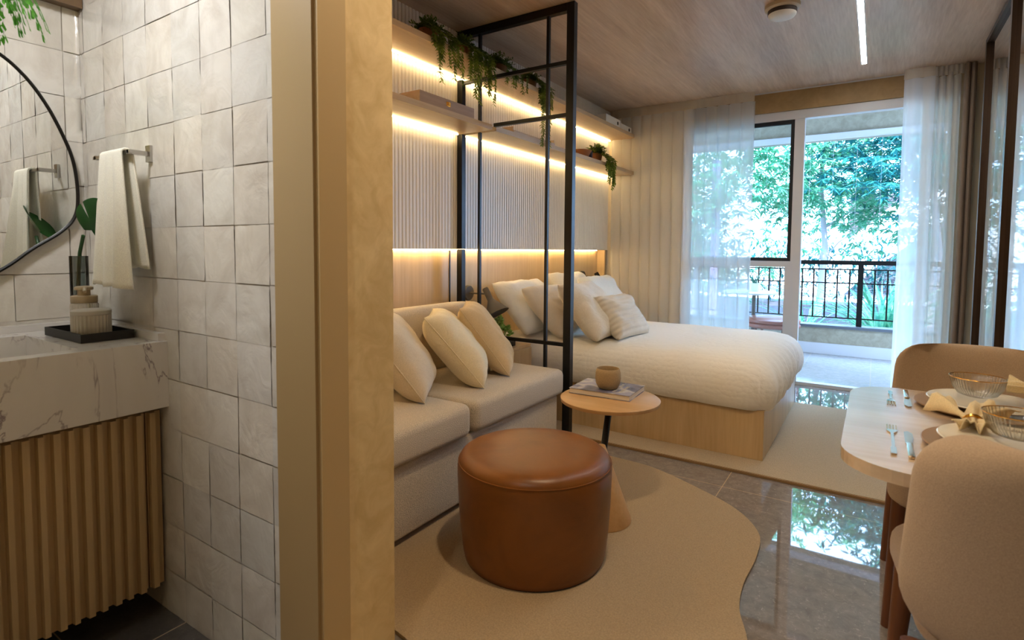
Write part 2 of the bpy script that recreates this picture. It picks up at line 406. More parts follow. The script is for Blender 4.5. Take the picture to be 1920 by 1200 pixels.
# zellige tiles as real uneven tiles
def tiles(name, plane, a0, a1, z0, z1, off, sgn_axis, parent):
    bm = B(); lay = bm.loops.layers.color.new('tint'); P = .16; N = 6; g = .0010
    ca = off
    while ca > a0: ca -= P
    rnd = random.Random(5)
    za = .14
    while za > z0: za -= P
    u = ca
    while u < a1:
        v = za
        while v < z1:
            tx, tz = rnd.uniform(-.007, .007), rnd.uniform(-.006, .006); sd_ = rnd.uniform(0, 99); s = rnd.uniform(.93, 1.0); warm = rnd.uniform(-.006, .014)
            dj = rnd.uniform(-.0015, .0015)
            grid = []
            for j in range(N+1):
                row = []
                for i in range(N+1):
                    aa = min(max(u+g+(P-2*g)*i/N + dj, a0), a1); zz = min(max(v+g+(P-2*g)*j/N+dj, z0), z1)
                    h = .0055 + (i/N-.5)*tx*P*1.6 + (j/N-.5)*tz*P*1.6 + .0014*noise.noise(Vector((i*.7, j*.7, sd_)))
                    if i in (0, N) or j in (0, N): h -= .0006
                    co = (plane-.0, ) 
                    row.append(bm.verts.new((aa, plane-h, zz) if sgn_axis == 'y' else (plane+h, aa, zz)))
                grid.append(row)
            for j in range(N):
                for i in range(N):
                    q = [grid[j][i], grid[j][i+1], grid[j+1][i+1], grid[j+1][i]]
                    if sgn_axis == 'x': q = q
                    f = bm.faces.new(q)
                    for lp in f.loops: lp[lay] = (s+warm, s, s-warm*1.3, 1)
            v += P
        u += P
    bmesh.ops.dissolve_degenerate(bm, dist=1e-6, edges=bm.edges)
    me = bpy.data.meshes.new(name); bm.to_mesh(me); bm.free(); me.materials.append(M_zel)
    o = bpy.data.objects.new(name, me); COL.objects.link(o); o.parent = parent
    for p in me.polygons: p.use_smooth = True
    return o
wt = S(obj('wall_towel', bx(-2.50, -1.273, .8555, .8695, 0, 2.42), M_grout))
tiles('wall_tiles', .8575, -2.47, -1.274, 0, 2.42, -1.316, 'y', wt)
tiles('wall_tiles', -2.4745, -.9, .852, 0, 2.42, .802, 'x', wm)
obj('grout_layer', bx(-2.4999, -2.474, -1.6, .854, 0, 2.42), M_grout, wm)
# brown soffit high in the bathroom corner
S(obj('trim_1', bx(-2.4695, -2.425, -.9, .85, 2.055, 2.42), wood('soffit_wood', (96, 74, 52), (116, 92, 66), 'y')))
# bathroom door frame
d1 = empty('door_1', (-1.19, .86, 0), kind='structure')
def ch(o, p): o.parent = p; o.matrix_parent_inverse = Matrix.Translation(p.location).inverted(); return o
ch(obj('frame_lining', bx(-1.2725, -1.116, .838, .868, 0, 2.10), M_trim, bevel=.002), d1)
ch(obj('frame_lining', bx(-1.2725, -1.116, .082, .11, 0, 2.10), M_trim, bevel=.002), d1)
ch(obj('frame_lining', bx(-1.2725, -1.116, .11, .838, 2.08, 2.12), M_trim), d1)
ch(obj('casing', bx(-1.1195, -1.104, .846, .928, 0, 2.16), plain('casing_lacquer', (188, 160, 112), .45), bevel=.002), d1)
ch(obj('casing', bx(-1.1195, -1.104, .846, .846+.0, 0, 0.01) if False else bx(-1.1195, -1.104, .015, .10, 0, 2.16), M_trim), d1)
ch(obj('casing', bx(-1.1195, -1.104, .10, .846, 2.10, 2.16), M_trim), d1)
# window wall
S(obj('wall_window', bx(-2.62, -1.62, YW, YW+.16, 0, CZ), M_paint))
S(obj('wall_window', bx(.50, 1.4, YW, YW+.16, 0, CZ), M_paint))
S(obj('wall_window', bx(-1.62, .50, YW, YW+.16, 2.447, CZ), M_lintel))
S(obj('trim_2', bx(-1.62, .50, YW-.006, YW-.001, CZ-.012, CZ-.001), M_walum))
w1 = empty('window_1', (-.55, 5.55, 0), kind='structure')
FY0, FY1 = 5.52, 5.60
bm = B()
box(bm, -1.62, .50, FY0, FY1, 2.37, 2.446); box(bm, -1.62, -1.57, FY0, FY1, 0, 2.37); box(bm, .45, .50, FY0, FY1, 0, 2.37)
box(bm, -1.57, .45, FY0, FY1, 0.0, .028)
ch(obj('outer_frame', bm, M_walum, bevel=.002), w1)
ch(obj('mullion', bx(-.640, -.560, FY0+.002, FY1-.002, .028, 2.369), M_walum, bevel=.003), w1)
ch(obj('transom', bx(-1.569, -.641, FY0+.01, FY1-.01, 1.055, 1.108), M_walum, bevel=.002), w1)
bm = B(); g0, g1 = -1.569, -.641
for (x0, x1, z0, z1) in ((g0, g1, 1.109, 1.14), (g0, g1, 2.335, 2.369), (g0, g0+.03, 1.14, 2.335), (g1-.03, g1, 1.14, 2.335)):
    box(bm, x0, x1, FY0+.016, FY1-.03, z0, z1)
sash = ch(obj('sash_frame', bm, M_rubber, label='dark gasketed sash'), w1)
bm = B()
for (x0, x1, z0, z1) in ((g0, g1, .029, .07), (g0, g0+.03, .07, 1.054), (g1-.045, g1, .07, 1.054)):
    box(bm, x0, x1, FY0+.016, FY1-.03, z0, z1)
ch(obj('lower_frame', bm, M_walum), w1)
ch(obj('pane', bx(g0+.03, g1-.03, 5.550, 5.556, 1.14, 2.335), M_glass), w1)
ch(obj('pane', bx(g0+.03, g1-.045, 5.550, 5.556, .07, 1.054), M_glass), w1)

# ------------------------------------------------------------------ balcony
S(obj('floor_balcony', bx(-3.2, 2.2, YW+.17, 7.6, -.12, -.012), M_balfloor))
S(obj('floor_sill', bx(-1.62, .5, YW+.101, YW+.169, -.12, -.001), M_walum))
bm = B(); box(bm, -3.2, 2.2, 7.45, 7.6, -.011, .30)
pw = S(obj('wall_parapet', bm, M_conc))
S(obj('baseboard_balcony', bx(-3.0, 2.0, 7.43, 7.449, -.011, .118), M_walum))
S(obj('trim_3', bx(-3.2, 2.2, 7.42, 7.63, .301, .332), plain('dark_sill', (96, 100, 108), .4)))
S(obj('wall_balcony_left', bx(-3.3, -3.2, YW+.17, 7.6, -.1, 2.8), M_conc))
S(obj('wall_balcony_right', bx(2.2, 2.3, YW+.17, 7.6, -.1, 2.8), M_conc))
S(obj('ceiling_balcony', bx(-3.2, 2.2, YW+.17, 7.6, 2.80, 2.92), M_conc))
S(obj('wall_balcony_beam', bx(-3.2, 2.2, 7.45, 7.6, 2.50, 2.799), M_conc))
S(obj('trim_4', bx(-3.2, 2.2, 7.40, 7.449, 2.495, 2.56), M_walum))
rl = empty('balcony_railing', (-.5, 7.52, .332), label='dark metal balcony railing with thin vertical bars and a thick top rail', cat='railing')
ch(obj('top_rail', bx(-3.15, 2.15, 7.495, 7.545, 1.045, 1.095), M_black, bevel=.008), rl)
for z in (.99, .83, .42): ch(obj('cross_bar', bx(-3.15, 2.15, 7.512, 7.528, z-.007, z+.007), M_black), rl)
for x in (-2.1, -.135, 1.8): ch(obj('post', bx(x-.028, x+.028, 7.497, 7.543, .333, 1.045), M_black), rl)
x = -3.06
while x < 2.1:
    if min(abs(x-q) for q in (-2.1, -.135, 1.8)) > .03: ch(obj('baluster', bx(x-.008, x+.008, 7.514, 7.526, .42, .985), M_black), rl)
    x += .1225
# safety net of fine threads
bm = B(); x = -3.1
while x < 2.15: box(bm, x-.0012, x+.0012, 7.612, 7.6144, .34, 2.6); x += .24
z = .5
while z < 2.6: box(bm, -3.1, 2.15, 7.612, 7.614, z-.0006, z+.0006); z += .24
tag(obj('safety_net', bm, M_walum), 'fine transparent safety net stretched above the balcony railing', 'net')
# balcony stool and high table
st = empty('balcony_stool', (-.96, 6.9, -.012), label='round red brown leather stool with wooden legs on the balcony', cat='stool')
lathe(bm := B(), [(.26, .34), (.285, .355), (.29, .37), (.285, .385), (.27, .393)], seg=40); obj('seat_base', bm, M_leath2, st, True)
lathe(bm := B(), [(.27, .394), (.288, .41), (.288, .435), (.26, .452), (.1, .458)], seg=40); obj('seat_cushion', bm, M_leath2, st, True)
for a in (40, 130, 220, 310):
    c, s = math.cos(math.radians(a)), math.sin(math.radians(a))
    obj('leg', tube(B(), [(c*.2, s*.2, .345), (c*.24, s*.24, 0)], .016, 10), M_legw, st)
tb = empty('balcony_table', (-1.25, 7.1, -.012), label='round pale high table on a single post beside the balcony railing', cat='table')
lathe(bm := B(), [(.30, .70), (.31, .705), (.31, .722), (.30, .727)], seg=40); obj('table_top', bm, M_white, tb, True)
obj('post', tube(B(), [(0.05, 0, 0.02), (0.05, 0, .70)], .022, 12), M_taupe, tb)
lathe(bm := B(), [(.11, 0), (.11, .012), (.03, .02)], (0.05, 0, 0), seg=32); obj('base', bm, M_taupe, tb)

pn = empty('balcony_planter', (-1.20, 7.13, .715), label='white pot with sprigs on the balcony table', cat='planter')
obj('pot', lathe(B(), [(.05, 0), (.065, .1), (.06, .1), (.05, .02)], seg=24), M_white, pn, True)
bm = B()
for k in range(9):
    a = k*.7; tube(bm, [(0, 0, .03), (.03*math.cos(a), .03*math.sin(a), .14), (.09*math.cos(a), .09*math.sin(a), .19+.02*(k % 3))], .004, 5)
obj('sprigs', bm, M_strap, pn)

# ------------------------------------------------------------------ curtains
def curtain(name, x0, x1, yc, z0, z1, amp, per, mat, seed, parent=None, phase=0, pinch=.45, sharp=1.0, pleat=False):
    nx = int((x1-x0)/per*14); zs = [z0+(z1-z0)*k/24 for k in range(25)]; vs = []; fs = []
    for z in zs:
        tt = (z-z0)/(z1-z0); am = amp*(1-pinch*tt**3)
        for i in range(nx+1):
            u = i/nx; x = x0+(x1-x0)*u
            ph = 2*PI*(x-x0)/per+phase + .5*noise.noise(Vector((x*3, z*.5, seed)))
            s = math.sin(ph); s = math.copysign(abs(s)**sharp, s)
            if pleat: s = 1-2*abs(math.sin(ph/2))**.6
            yy = yc + am*s + .012*(1-tt)*noise.noise(Vector((x*5, z*.8, seed+4)))
            xx = x + .010*(1-tt)*noise.noise(Vector((x*4, z*1.2, seed+9))) + am*.35*math.cos(ph)
            vs.append((xx, yy, z))
    w = nx+1
    for j in range(len(zs)-1):
        for i in range(nx): fs.append((j*w+i, j*w+i+1, (j+1)*w+i+1, (j+1)*w+i))
    return pyobj(name, vs, fs, mat, parent)
tag(curtain('opaque_curtain', -2.40, -1.53, 5.445, .01, CZ-.06, .034, .098, M_drape, 1, pleat=True, pinch=.2), 'beige opaque curtain in soft vertical folds at the shelf end of the window wall', 'curtain')
sc = empty('sheer_curtain', (-1.64, 5.37, CZ), label='wide white sheer curtain hanging beyond the bed, left of the open door', cat='curtain')
ch(curtain('voile', -2.33, -.955, 5.385, .01, CZ-.09, .022, .105, M_sheer, 3, pleat=True, pinch=.3), sc)
ch(curtain('heading_tape', -2.33, -.955, 5.385, CZ-.089, CZ-.004, .006, .12, M_sheerh, 3), sc)
sc = empty('sheer_curtain', (.3, 5.37, CZ), label='white sheer curtain gathered at the right of the open balcony door', cat='curtain')
ch(curtain('voile', .135, .33, 5.37, .01, CZ-.08, .016, .10, M_sheer, 6, pinch=.3), sc)
ch(curtain('heading_tape', .135, .33, 5.37, CZ-.079, CZ-.004, .008, .10, M_sheerh, 6), sc)
ch(curtain('gathered_folds', .26, .50, 5.42, .01, CZ-.08, .028, .045, M_sheerd, 8, pinch=.3), sc)
ch(curtain('gathered_heading', .26, .50, 5.42, CZ-.079, CZ-.004, .018, .03, M_sheerd, 8, pinch=0), sc)
tag(curtain('blackout_curtain', .505, .575, 5.40, .01, CZ-.01, .03, .035, M_drapet, 12, pinch=.1), 'narrow taupe blackout curtain bunched beside the mirrored wardrobe', 'curtain')

# ------------------------------------------------------------------ wardrobe with mirrored sliding doors
wd = empty('wardrobe', (.9, 3.8, 0), label='floor to ceiling wardrobe with bronze framed mirror sliding doors', cat='wardrobe')
ch(obj('carcass', bx(.60, 1.28, 2.75, 4.86, .0, CZ-.002), plain('wardrobe_brown', (92, 74, 58), .5)), wd)
for (y0, y1, xo) in ((3.82, 4.86, .575), (2.76, 3.86, .552)):
    bm = B()
    for (a, b, z0, z1) in ((y0, y0+.045, .02, CZ-.02), (y1-.045, y1, .02, CZ-.02), (y0+.035, y1-.035, .02, .06), (y0+.035, y1-.035, CZ-.05, CZ-.02)):
        box(bm, xo-.014, xo+.022, a, b, z0, z1)
    dr = ch(obj('door', bm, M_bronze, bevel=.001), wd)
    mi = obj('mirror_pane', bx(xo+.006, xo+.012, y0+.035, y1-.035, .06, CZ-.05), M_wmirror, dr)

# ------------------------------------------------------------------ ceiling fixtures
lt = empty('linear_light', (-.125, 3.7, CZ), label='slim straight light line recessed in the wooden ceiling', cat='light')
ch(obj('profile', bx(-.147, -.141, 2.3, 5.03, CZ-.008, CZ-.001), M_walum), lt)
ch(obj('profile', bx(-.109, -.103, 2.3, 5.03, CZ-.008, CZ-.001), M_walum), lt)
ch(obj('diffuser', bx(-.140, -.110, 2.3, 5.03, CZ-.007, CZ-.001), M_lin), lt)
dt = empty('ceiling_detector', (-.506, 3.615, CZ), label='round white detector with a dark ring on the wooden ceiling', cat='detector')
obj('base', lathe(B(), [(.085, -.028), (.095, -.02), (.095, -.001)], seg=36), plain('detector_beige', (206, 188, 160), .5), dt, True)
obj('band', lathe(B(), [(.078, -.05), (.078, -.029)], seg=36), plain('dark_band', (58, 48, 44), .5), dt, True)
obj('cap', lathe(B(), [(.045, -.074), (.066, -.068), (.074, -.058), (.076, -.051)], seg=36), M_white, dt, True)
for nm, lab, x, y_, z in (('added_downlight', 'added round lamp on the unseen bathroom ceiling', -1.68, .22, 2.42), ('added_downlight', 'added small round downlight in the unseen hall ceiling', -.45, -.55, CZ), ('added_downlight', 'added small round downlight, out of view above the sofa area', -.50, 1.42, CZ)):  # housings made up for the three added fill lights
    r = .16 if z < 2.5 else .08
    q = empty(nm, (x, y_, z), label=lab, cat='light')
    obj('housing', lathe(B(), [(r+.012, -.014), (r+.02, -.008), (r+.02, -.001)], seg=32), M_white, q, True)

# ------------------------------------------------------------------ shelves, lights under them
def shelf(lab, z0, mat, xf, y0, y1):
    t = empty('wall_shelf', (XW, (y0+y1)/2, z0), label=lab, cat='shelf')
    ch(obj('shelf_board', bx(XW+.001, xf, y0, y1, z0, z0+.032), mat, bevel=.001), t)
    ch(obj('led_strip', bx(XW+.020, XW+.028, y0+.02, y1-.02, z0-.007, z0-.001), M_led, t and None, label='glowing strip'), t)
    return t
shelf('long upper oak shelf carrying the trailing plants, light strip beneath', 2.325, M_oakh, -2.07, 1.12, 5.40)
shelf('lower oak shelf above the sofa with a wooden box on it', 1.958, M_oakh, -2.07, 1.12, YP-.022)
shelf('lower oak shelf above the bed, beyond the black metal partition', 1.958, M_oakh, -2.07, YP+.022, 5.40)

# ------------------------------------------------------------------ black metal and glass partition
pa = empty('metal_partition', (-1.93, YP, 0), label='black metal framed glass partition between sofa and bed', cat='partition')
y0, y1 = YP-.02, YP+.02
bm = B()
box(bm, XW+.002, -2.318, y0, y1, 1.2, 1.957); box(bm, XW+.002, -2.318, y0, y1, 1.992, 2.311)
box(bm, XW+.002, -2.318, y0, y1, 2.36, CZ-.001); box(bm, -2.36, -2.318, y0, y1, 0, 1.1955)
ch(obj('post', bm, M_black), pa)
ch(obj('post', bx(-1.545, -1.497, y0, y1, 0.0, CZ-.001), M_black, bevel=.002), pa)
ch(obj('top_rail', bx(-2.318, -1.546, y0, y1, CZ-.046, CZ-.001), M_black), pa)
for x in (-2.185, -1.677):
    bm = B()
    if x < -2.07:
        for z0, z1 in ((.5, 1.957), (1.992, 2.324), (2.36, CZ-.047)): box(bm, x-.009, x+.009, y0+.01, y1-.01, z0, z1)
    else: box(bm, x-.009, x+.009, y0+.01, y1-.01, .1, CZ-.047)
    ch(obj('muntin', bm, M_black), pa)
for z, xa in ((2.293, -2.317), (1.990, -2.068), (.628, -2.317)):
    ch(obj('cross_bar', bx(xa, -1.546, y0+.008, y1-.008, z-.011, z+.011), M_black), pa)
bm = B()
for (xa, xb, z0, z1) in ((-2.068, -1.546, .1, CZ-.047), (-2.317, -2.069, .5, 1.957), (-2.317, -2.069, 1.992, 2.324), (-2.317, -2.069, 2.36, CZ-.047)):
    for yy in (YP-.003, YP+.003): bm.faces.new([bm.verts.new(q) for q in ((xa, yy, z0), (xb, yy, z0), (xb, yy, z1), (xa, yy, z1))])
ch(obj('glass_pane', bm, M_pglass, label='clear glass'), pa)
# slim white and black edge trim beside the wall post in the niche
S(obj('trim_5', bx(XN+.001, XN+.006, 2.922, 2.931, 0.5, 1.188), M_black))

# ------------------------------------------------------------------ sofa
sf = empty('sofa', (-1.95, 2.0, 0), label='cream boucle sofa with two seat cushions against the fluted wall', cat='sofa')
ch(obj('plinth', bx(-2.34, -1.60, 1.16, 2.82, .0, .0355), M_blackm, label='dark recessed plinth'), sf)
ch(obj('base', softbox(B(), -1.945, 1.995, .405, .865, .036, .345, .04, .02), M_boucle, smooth=True), sf)
for (a, b) in ((1.135, 1.975), (1.985, 2.868)):
    ch(obj('seat_cushion', softbox(B(), -1.825, (a+b)/2, .325, (b-a)/2, .350, .497, .05, .035), M_boucle, smooth=True), sf)
for (a, b) in ((1.135, 1.975), (1.985, 2.84)):
    bm = softbox(B(), 0, 0, .10, (b-a)/2, 0, .40, .07, .05)
    o = obj('back_cushion', bm, M_boucle, smooth=True); o.matrix_world = Matrix.Translation((-2.215, (a+b)/2, .46)) @ Matrix.Rotation(-.1, 4, 'Y'); o.parent = sf; o.matrix_parent_inverse = Matrix.Translation(sf.location).inverted()
def pillow(name, w, h, th, corner, wdir, lean, mat, lab, cat='cushion', group=None, seed=0, piping=None, pinch=.06, wr=.006, up=None):
    d = Vector((wdir[0], wdir[1], 0)).normalized(); nrm = Vector((d.y, -d.x, 0))       # faces right of wdir
    k = math.sin(lean); upv = Vector((-nrm.x*k, -nrm.y*k, math.cos(lean)))
    o = obj(name, pillow_bm(w, h, th, seed, wr=wr, pinch=pinch), mat, smooth='all')
    org = Vector(corner) + d*w/2
    frame_mat(o, org, d, upv); tag(o, lab, cat, group)
    if piping: e = obj('piping', pillow_edge(w, h, pinch, .0026), piping, o, smooth='all')
    return o
pillow('throw_pillow', .45, .46, .20, (-1.67, 1.83, .505), (-.60, .80), .66, M_pillg, 'oat coloured cushion on the sofa, nearest the door wall', seed=1, piping=M_pillg)
pillow('throw_pillow', .45, .46, .19, (-1.61, 2.20, .505), (-.589, .808), .70, M_pill, 'pale cream cushion in the middle of the sofa', seed=2, piping=M_pill)
pillow('throw_pillow', .45, .46, .17, (-1.65, 2.49, .505), (-.55, .83), .64, M_pillb, 'sand coloured cushion at the partition end of the sofa', seed=3, piping=M_pillb)

# ------------------------------------------------------------------ bed
bd = empty('bed', (-1.42, 4.04, 0), label='double bed with pale oak box base and cream quilt', cat='bed')
ch(obj('bed_base', bx(-2.434, -.49, 3.33, 4.75, 0.016, .300), wood('bed_oak', (200, 166, 118), (222, 192, 146), 'z', rough=.42), bevel=.001), bd)
ch(obj('mattress', softbox(B(), -1.48, 4.04, .945, .68, .301, .52, .08, .04), M_bedp, smooth=True), bd)
# quilt draped over the mattress
bm = B(); lv = [(.62, .592), (.40, .591), (.22, .587), (.13, .579), (.075, .563), (.035, .535), (.008, .50), (-.008, .46), (-.014, .41), (-.008, .36), (.004, .325), (.02, .305)]
rs = []
def outline(ins):
    return rrect(.985-ins, .745-ins, max(.02, .14-ins*.6), 14)
def dens(pts, step=.03):
    out = []
    for i in range(len(pts)):
        a = Vector(pts[i]); b = Vector(pts[(i+1) % len(pts)]); n = max(1, int(round((a-b).length/step)))
        for k in range(n): out.append(a.lerp(b, k/n))
    return out
base_ring = dens(rrect(.985, .745, .14, 10)); NR = len(base_ring)
for ins, z in lv:
    hx, hy = .985-ins, .745-ins; row = []
    for p in base_ring:
        # shrink toward medial line
        q = Vector((p.x*(hx/.985), p.y*(hy/.745)))
        cx, cy = -1.43+q.x, 4.04+q.y
        foot = max(0, min(1, (q.x-.2)/.6)); drop = max(0, min(1, (.60-z)/.2))
        per = math.atan2(p.y, p.x)
        s_ = (p.x*1.0+p.y*1.0)
        fold = math.sin((p.y*1.1-p.x*.4)*38+2*noise.noise(Vector((p.x*3, p.y*3, 0))))*.012*foot*drop
        nn = noise.noise(Vector((p.x*6, p.y*6, z*4)))*.016*(.3+drop)
        dirv = Vector((p.x/.985, p.y/.745)).normalized()
        zz = z + .006*noise.noise(Vector((q.x*4, q.y*4, 3))) 
        if z < .33: zz += .012*noise.noise(Vector((p.x*5, p.y*5, 8))) - .01*foot
        x_ = max(cx+dirv.x*(fold+nn), -2.425)
        row.append(bm.verts.new((x_, cy+dirv.y*(fold+nn), zz)))
    rs.append(row)
for a, b in zip(rs, rs[1:]): skin(bm, a, b)
bm.faces.new(rs[0])
ch(obj('quilt', bm, M_quilt, smooth='all', label='cream quilt with small puffed stitches'), bd)
G = 'pillows on the bed'
Z = .598
def bp(w, h, th, c, lean, mat, lab, seed, wd=(0, 1), **k): return pillow('bed_pillow', w, h, th+.02, c, wd, lean, mat, lab, 'pillow', G, seed, None, wr=.010, **k)
bp(.66, .47, .17, (-2.02, 3.27, Z), .72, M_bedp, 'large white quilted pillow against the headboard, nearest the partition', 11)
bp(.62, .47, .17, (-2.05, 3.99, Z), .55, M_bedp, 'large white pillow against the headboard on the window half of the bed', 12)
bp(.52, .46, .17, (-1.77, 3.31, Z), .80, M_bedb, 'oatmeal pillow leaning on the large white quilted pillow', 13)
bp(.55, .46, .17, (-1.72, 3.95, Z), .60, M_bedp, 'white square pillow standing behind the small lumbar cushion', 14)
bp(.48, .47, .17, (-1.50, 3.30, Z), .70, M_bedb, 'pale square pillow behind the black partition post, foremost but one', 15)
o = bp(.46, .34, .13, (-1.41, 3.44, Z), .62, M_pleat, 'small pleated lumbar cushion, foremost on the bed', 16, wd=(.10, 1))

# nightstand
ns = empty('nightstand', (-2.19, 3.1, 0), label='pale oak nightstand with drawers between the partition and the bed', cat='nightstand')
ch(obj('body', bx(-2.435, -1.97, 2.96, 3.235, 0.001, .55), M_oak, bevel=.002), ns)
for z0, z1 in ((.02, .19), (.20, .365), (.375, .53)): ch(obj('drawer', bx(-1.969, -1.955, 2.972, 3.223, z0, z1), M_oak, bevel=.002), ns)
pp = empty('potted_succulent', (-2.13, 3.13, .551), label='small bright green potted plant on the nightstand', cat='plant')
obj('pot', lathe(B(), [(.03, 0), (.04, .045), (.036, .045), (.034, .035)], seg=24), M_blackm, pp, True)
def blob_leaf(bm, c, d, l, w):
    d = Vector(d).normalized(); u = d.orthogonal().normalized(); n = d.cross(u); c = Vector(c)
    P = [c, c+d*l*.5+u*w, c+d*l, c+d*l*.5-u*w, c+d*l*.45+n*w*.35, c+d*l*.45-n*w*.35]
    v = [bm.verts.new(p) for p in P]
    for f in ((0, 1, 4), (1, 2, 4), (2, 3, 4), (3, 0, 4), (1, 0, 5), (2, 1, 5), (3, 2, 5), (0, 3, 5)): bm.faces.new([v[i] for i in f])
bm = B(); rnd = random.Random(3)
for k in range(16):
    a = rnd.uniform(0, 2*PI); r = rnd.uniform(.01, .075); h = rnd.uniform(.08, .19)-r*.4; tip = Vector((r*math.cos(a), r*math.sin(a), h))
    tube(bm, [(0, 0, .03), tip*.6, tip], .003, 5)
    for j in range(9): blob_leaf(bm, tip+Vector((0, 0, -.012*(j//5))), (rnd.gauss(0, 1), rnd.gauss(0, 1), rnd.uniform(.1, 1.4)), .032, .011)
obj('foliage', bm, M_succ, pp, smooth='all')
tag(obj('alarm_clock', softbox(B(), -2.03, 3.06, .03, .035, .551, .585, .01, .006), M_blackm, smooth=True), 'small dark box on the front of the nightstand', 'clock')

def wall_lamp(y, z, lab, yaw, mat):
    t = empty('wall_lamp', (XN, y, z), label=lab, cat='lamp', group='reading lamps above the bed')
    bm = B(); lathe(bm, [(.052, 0), (.055, .004), (.055, .02), (.05, .026)], seg=32)
    bm.transform(Matrix.Rotation(PI/2, 4, 'Y')); obj('wall_plate', bm, mat, t, True)
    obj('arm', tube(B(), [(.02, 0, 0), (.17, 0, 0)], .006, 10), mat, t, True)
    R_ = Matrix.Translation((.185, 0, .0)) @ Matrix.Rotation(yaw, 4, 'Z') @ Matrix.Rotation(PI-.55, 4, 'Y')
    bm = B(); lathe(bm, [(.020, -.045), (.022, -.04), (.022, .045), (.03, .06), (.09, .155), (.087, .155), (.026, .058)], seg=36, cap1=False); bm.transform(R_)
    obj('lamp_shade', bm, mat, t, 50)
    bm = B(); lathe(bm, [(.012, .05), (.028, .075), (.026, .1), (.01, .118)], seg=16); bm.transform(R_); obj('bulb', bm, M_white, t, True)
wall_lamp(3.12, .885, 'dark reading lamp with cone shade over the nightstand, nearer the sofa', 0, M_taupe)
wall_lamp(4.96, .935, 'black reading lamp with cone shade at the window side of the bed', 0, M_black)

# ------------------------------------------------------------------ things on the shelves
SH1, SH2 = 2.358, 1.991
def trailing(name, loc, lab, n, lens, pot=True, spread=.10, front=.115, seed=1, bush=60, yspread=.12, group='trailing plants on the upper shelf', potr=.06, pot_h=.09, ls=1.0):
    t = empty(name, loc, label=lab, cat='plant', group=group); rnd = random.Random(seed)
    obj('pot', lathe(B(), [(potr*.75, 0), (potr, pot_h*.9), (potr*1.05, pot_h), (potr*.9, pot_h), (potr*.85, pot_h*.85)], seg=28), M_terra, t, True)
    vs = []; fs = []
    def lf(p, d, l, w):
        d = Vector(d).normalized(); u = d.cross(Vector((rnd.uniform(-.4, .4), rnd.uniform(-.4, .4), 1))); u = u.normalized() if u.length > .01 else Vector((1, 0, 0)); n_ = d.cross(u)
        i = len(vs); vs.extend([p, p+d*l*.45+u*w+n_*w*.3, p+d*l, p+d*l*.45-u*w+n_*w*.3]); fs.append((i, i+1, i+2)); fs.append((i, i+2, i+3))
    def stem(P, r=.0016):
        for a, b in zip(P, P[1:]):
            d = (b-a).normalized(); u = d.orthogonal().normalized()*r; w = d.cross(u); i = len(vs)
            vs.extend([a+u, a-u*.5+w*.87, a-u*.5-w*.87, b+u, b-u*.5+w*.87, b-u*.5-w*.87])
            for k in range(3): fs.append((i+k, i+(k+1) % 3, i+3+(k+1) % 3, i+3+k))
    for k in range(n):
        y0 = rnd.uniform(-1, 1); Ln = lens[0]+(lens[1]-lens[0])*rnd.random()**1.6
        yy = y0*yspread; a = Vector((rnd.uniform(-.02, .03), y0*potr*.6, pot_h*.95)); top = Vector((front*.5, yy*.7, pot_h+rnd.uniform(.01, .06))); e = Vector((front+rnd.uniform(.02, .05), yy, pot_h*.3))
        P = []
        for s in range(9):
            q = s/8; P.append(a*(1-q)**2+top*2*q*(1-q)+e*q*q)
        m = int(Ln/.017); cur = e.copy()
        for s in range(m):
            cur = cur+Vector((.0012*math.sin(s*.4+k), .0022*math.sin(s*.31+k*2), -.017)); P.append(cur.copy())
        stem(P)
        for s in range(2, len(P)):
            dz = (P[s]-P[s-1]).normalized()
            for sg in (-1, 1):
                ang = rnd.uniform(0, .7); side = Vector((.35*sg*rnd.uniform(-1, 1), sg, 0)).normalized()
                lf(P[s], side*1.0+dz*.75+Vector((0, 0, -.1)), rnd.uniform(.026, .036)*ls, .0062*ls)
    for k in range(bush):
        a = rnd.uniform(0, 2*PI); rr = rnd.uniform(0, 1); p0 = Vector((0, 0, pot_h)); d = Vector((math.cos(a)*rr, math.sin(a)*rr*1.5, rnd.uniform(.3, 1.1))).normalized(); Ln = rnd.uniform(.05, .12)
        P = [p0+d*Ln*s/6+Vector((0, 0, -.03*(s/6)**2)) for s in range(7)]
        stem(P)
        for s in range(1, 7):
            for sg in (-1, 1): lf(P[s], d*.5+Vector((math.cos(a+PI/2)*sg, math.sin(a+PI/2)*sg, rnd.uniform(-.3, .4))), rnd.uniform(.018, .028)*ls, .006*ls)
    pyobj('foliage', vs, fs, M_trail, t, smooth=False)
    return t
trailing('trailing_plant', (-2.20, 2.44, SH1), 'trailing plant in terracotta pot on the upper shelf, first above the wooden box', 24, (.05, .27), seed=1, bush=80)
trailing('trailing_plant', (-2.20, 2.76, SH1), 'dense trailing plant on the upper shelf just before the black partition', 30, (.05, .30), seed=2, bush=80)
trailing('trailing_plant', (-2.20, 3.16, SH1), 'short trailing plant on the upper shelf just beyond the black partition', 12, (.02, .14), seed=3, bush=70)
trailing('trailing_plant', (-2.20, 3.55, SH1), 'long trailing plant on the upper shelf hanging down past the lower shelf', 18, (.12, .46), seed=4, bush=50, yspread=.07, ls=1.25)
trailing('trailing_plant', (-2.19, 4.72, SH2), 'round bushy plant trailing from the far end of the lower shelf', 20, (.05, .34), seed=5, bush=150, yspread=.10, group='plants', ls=1.1)
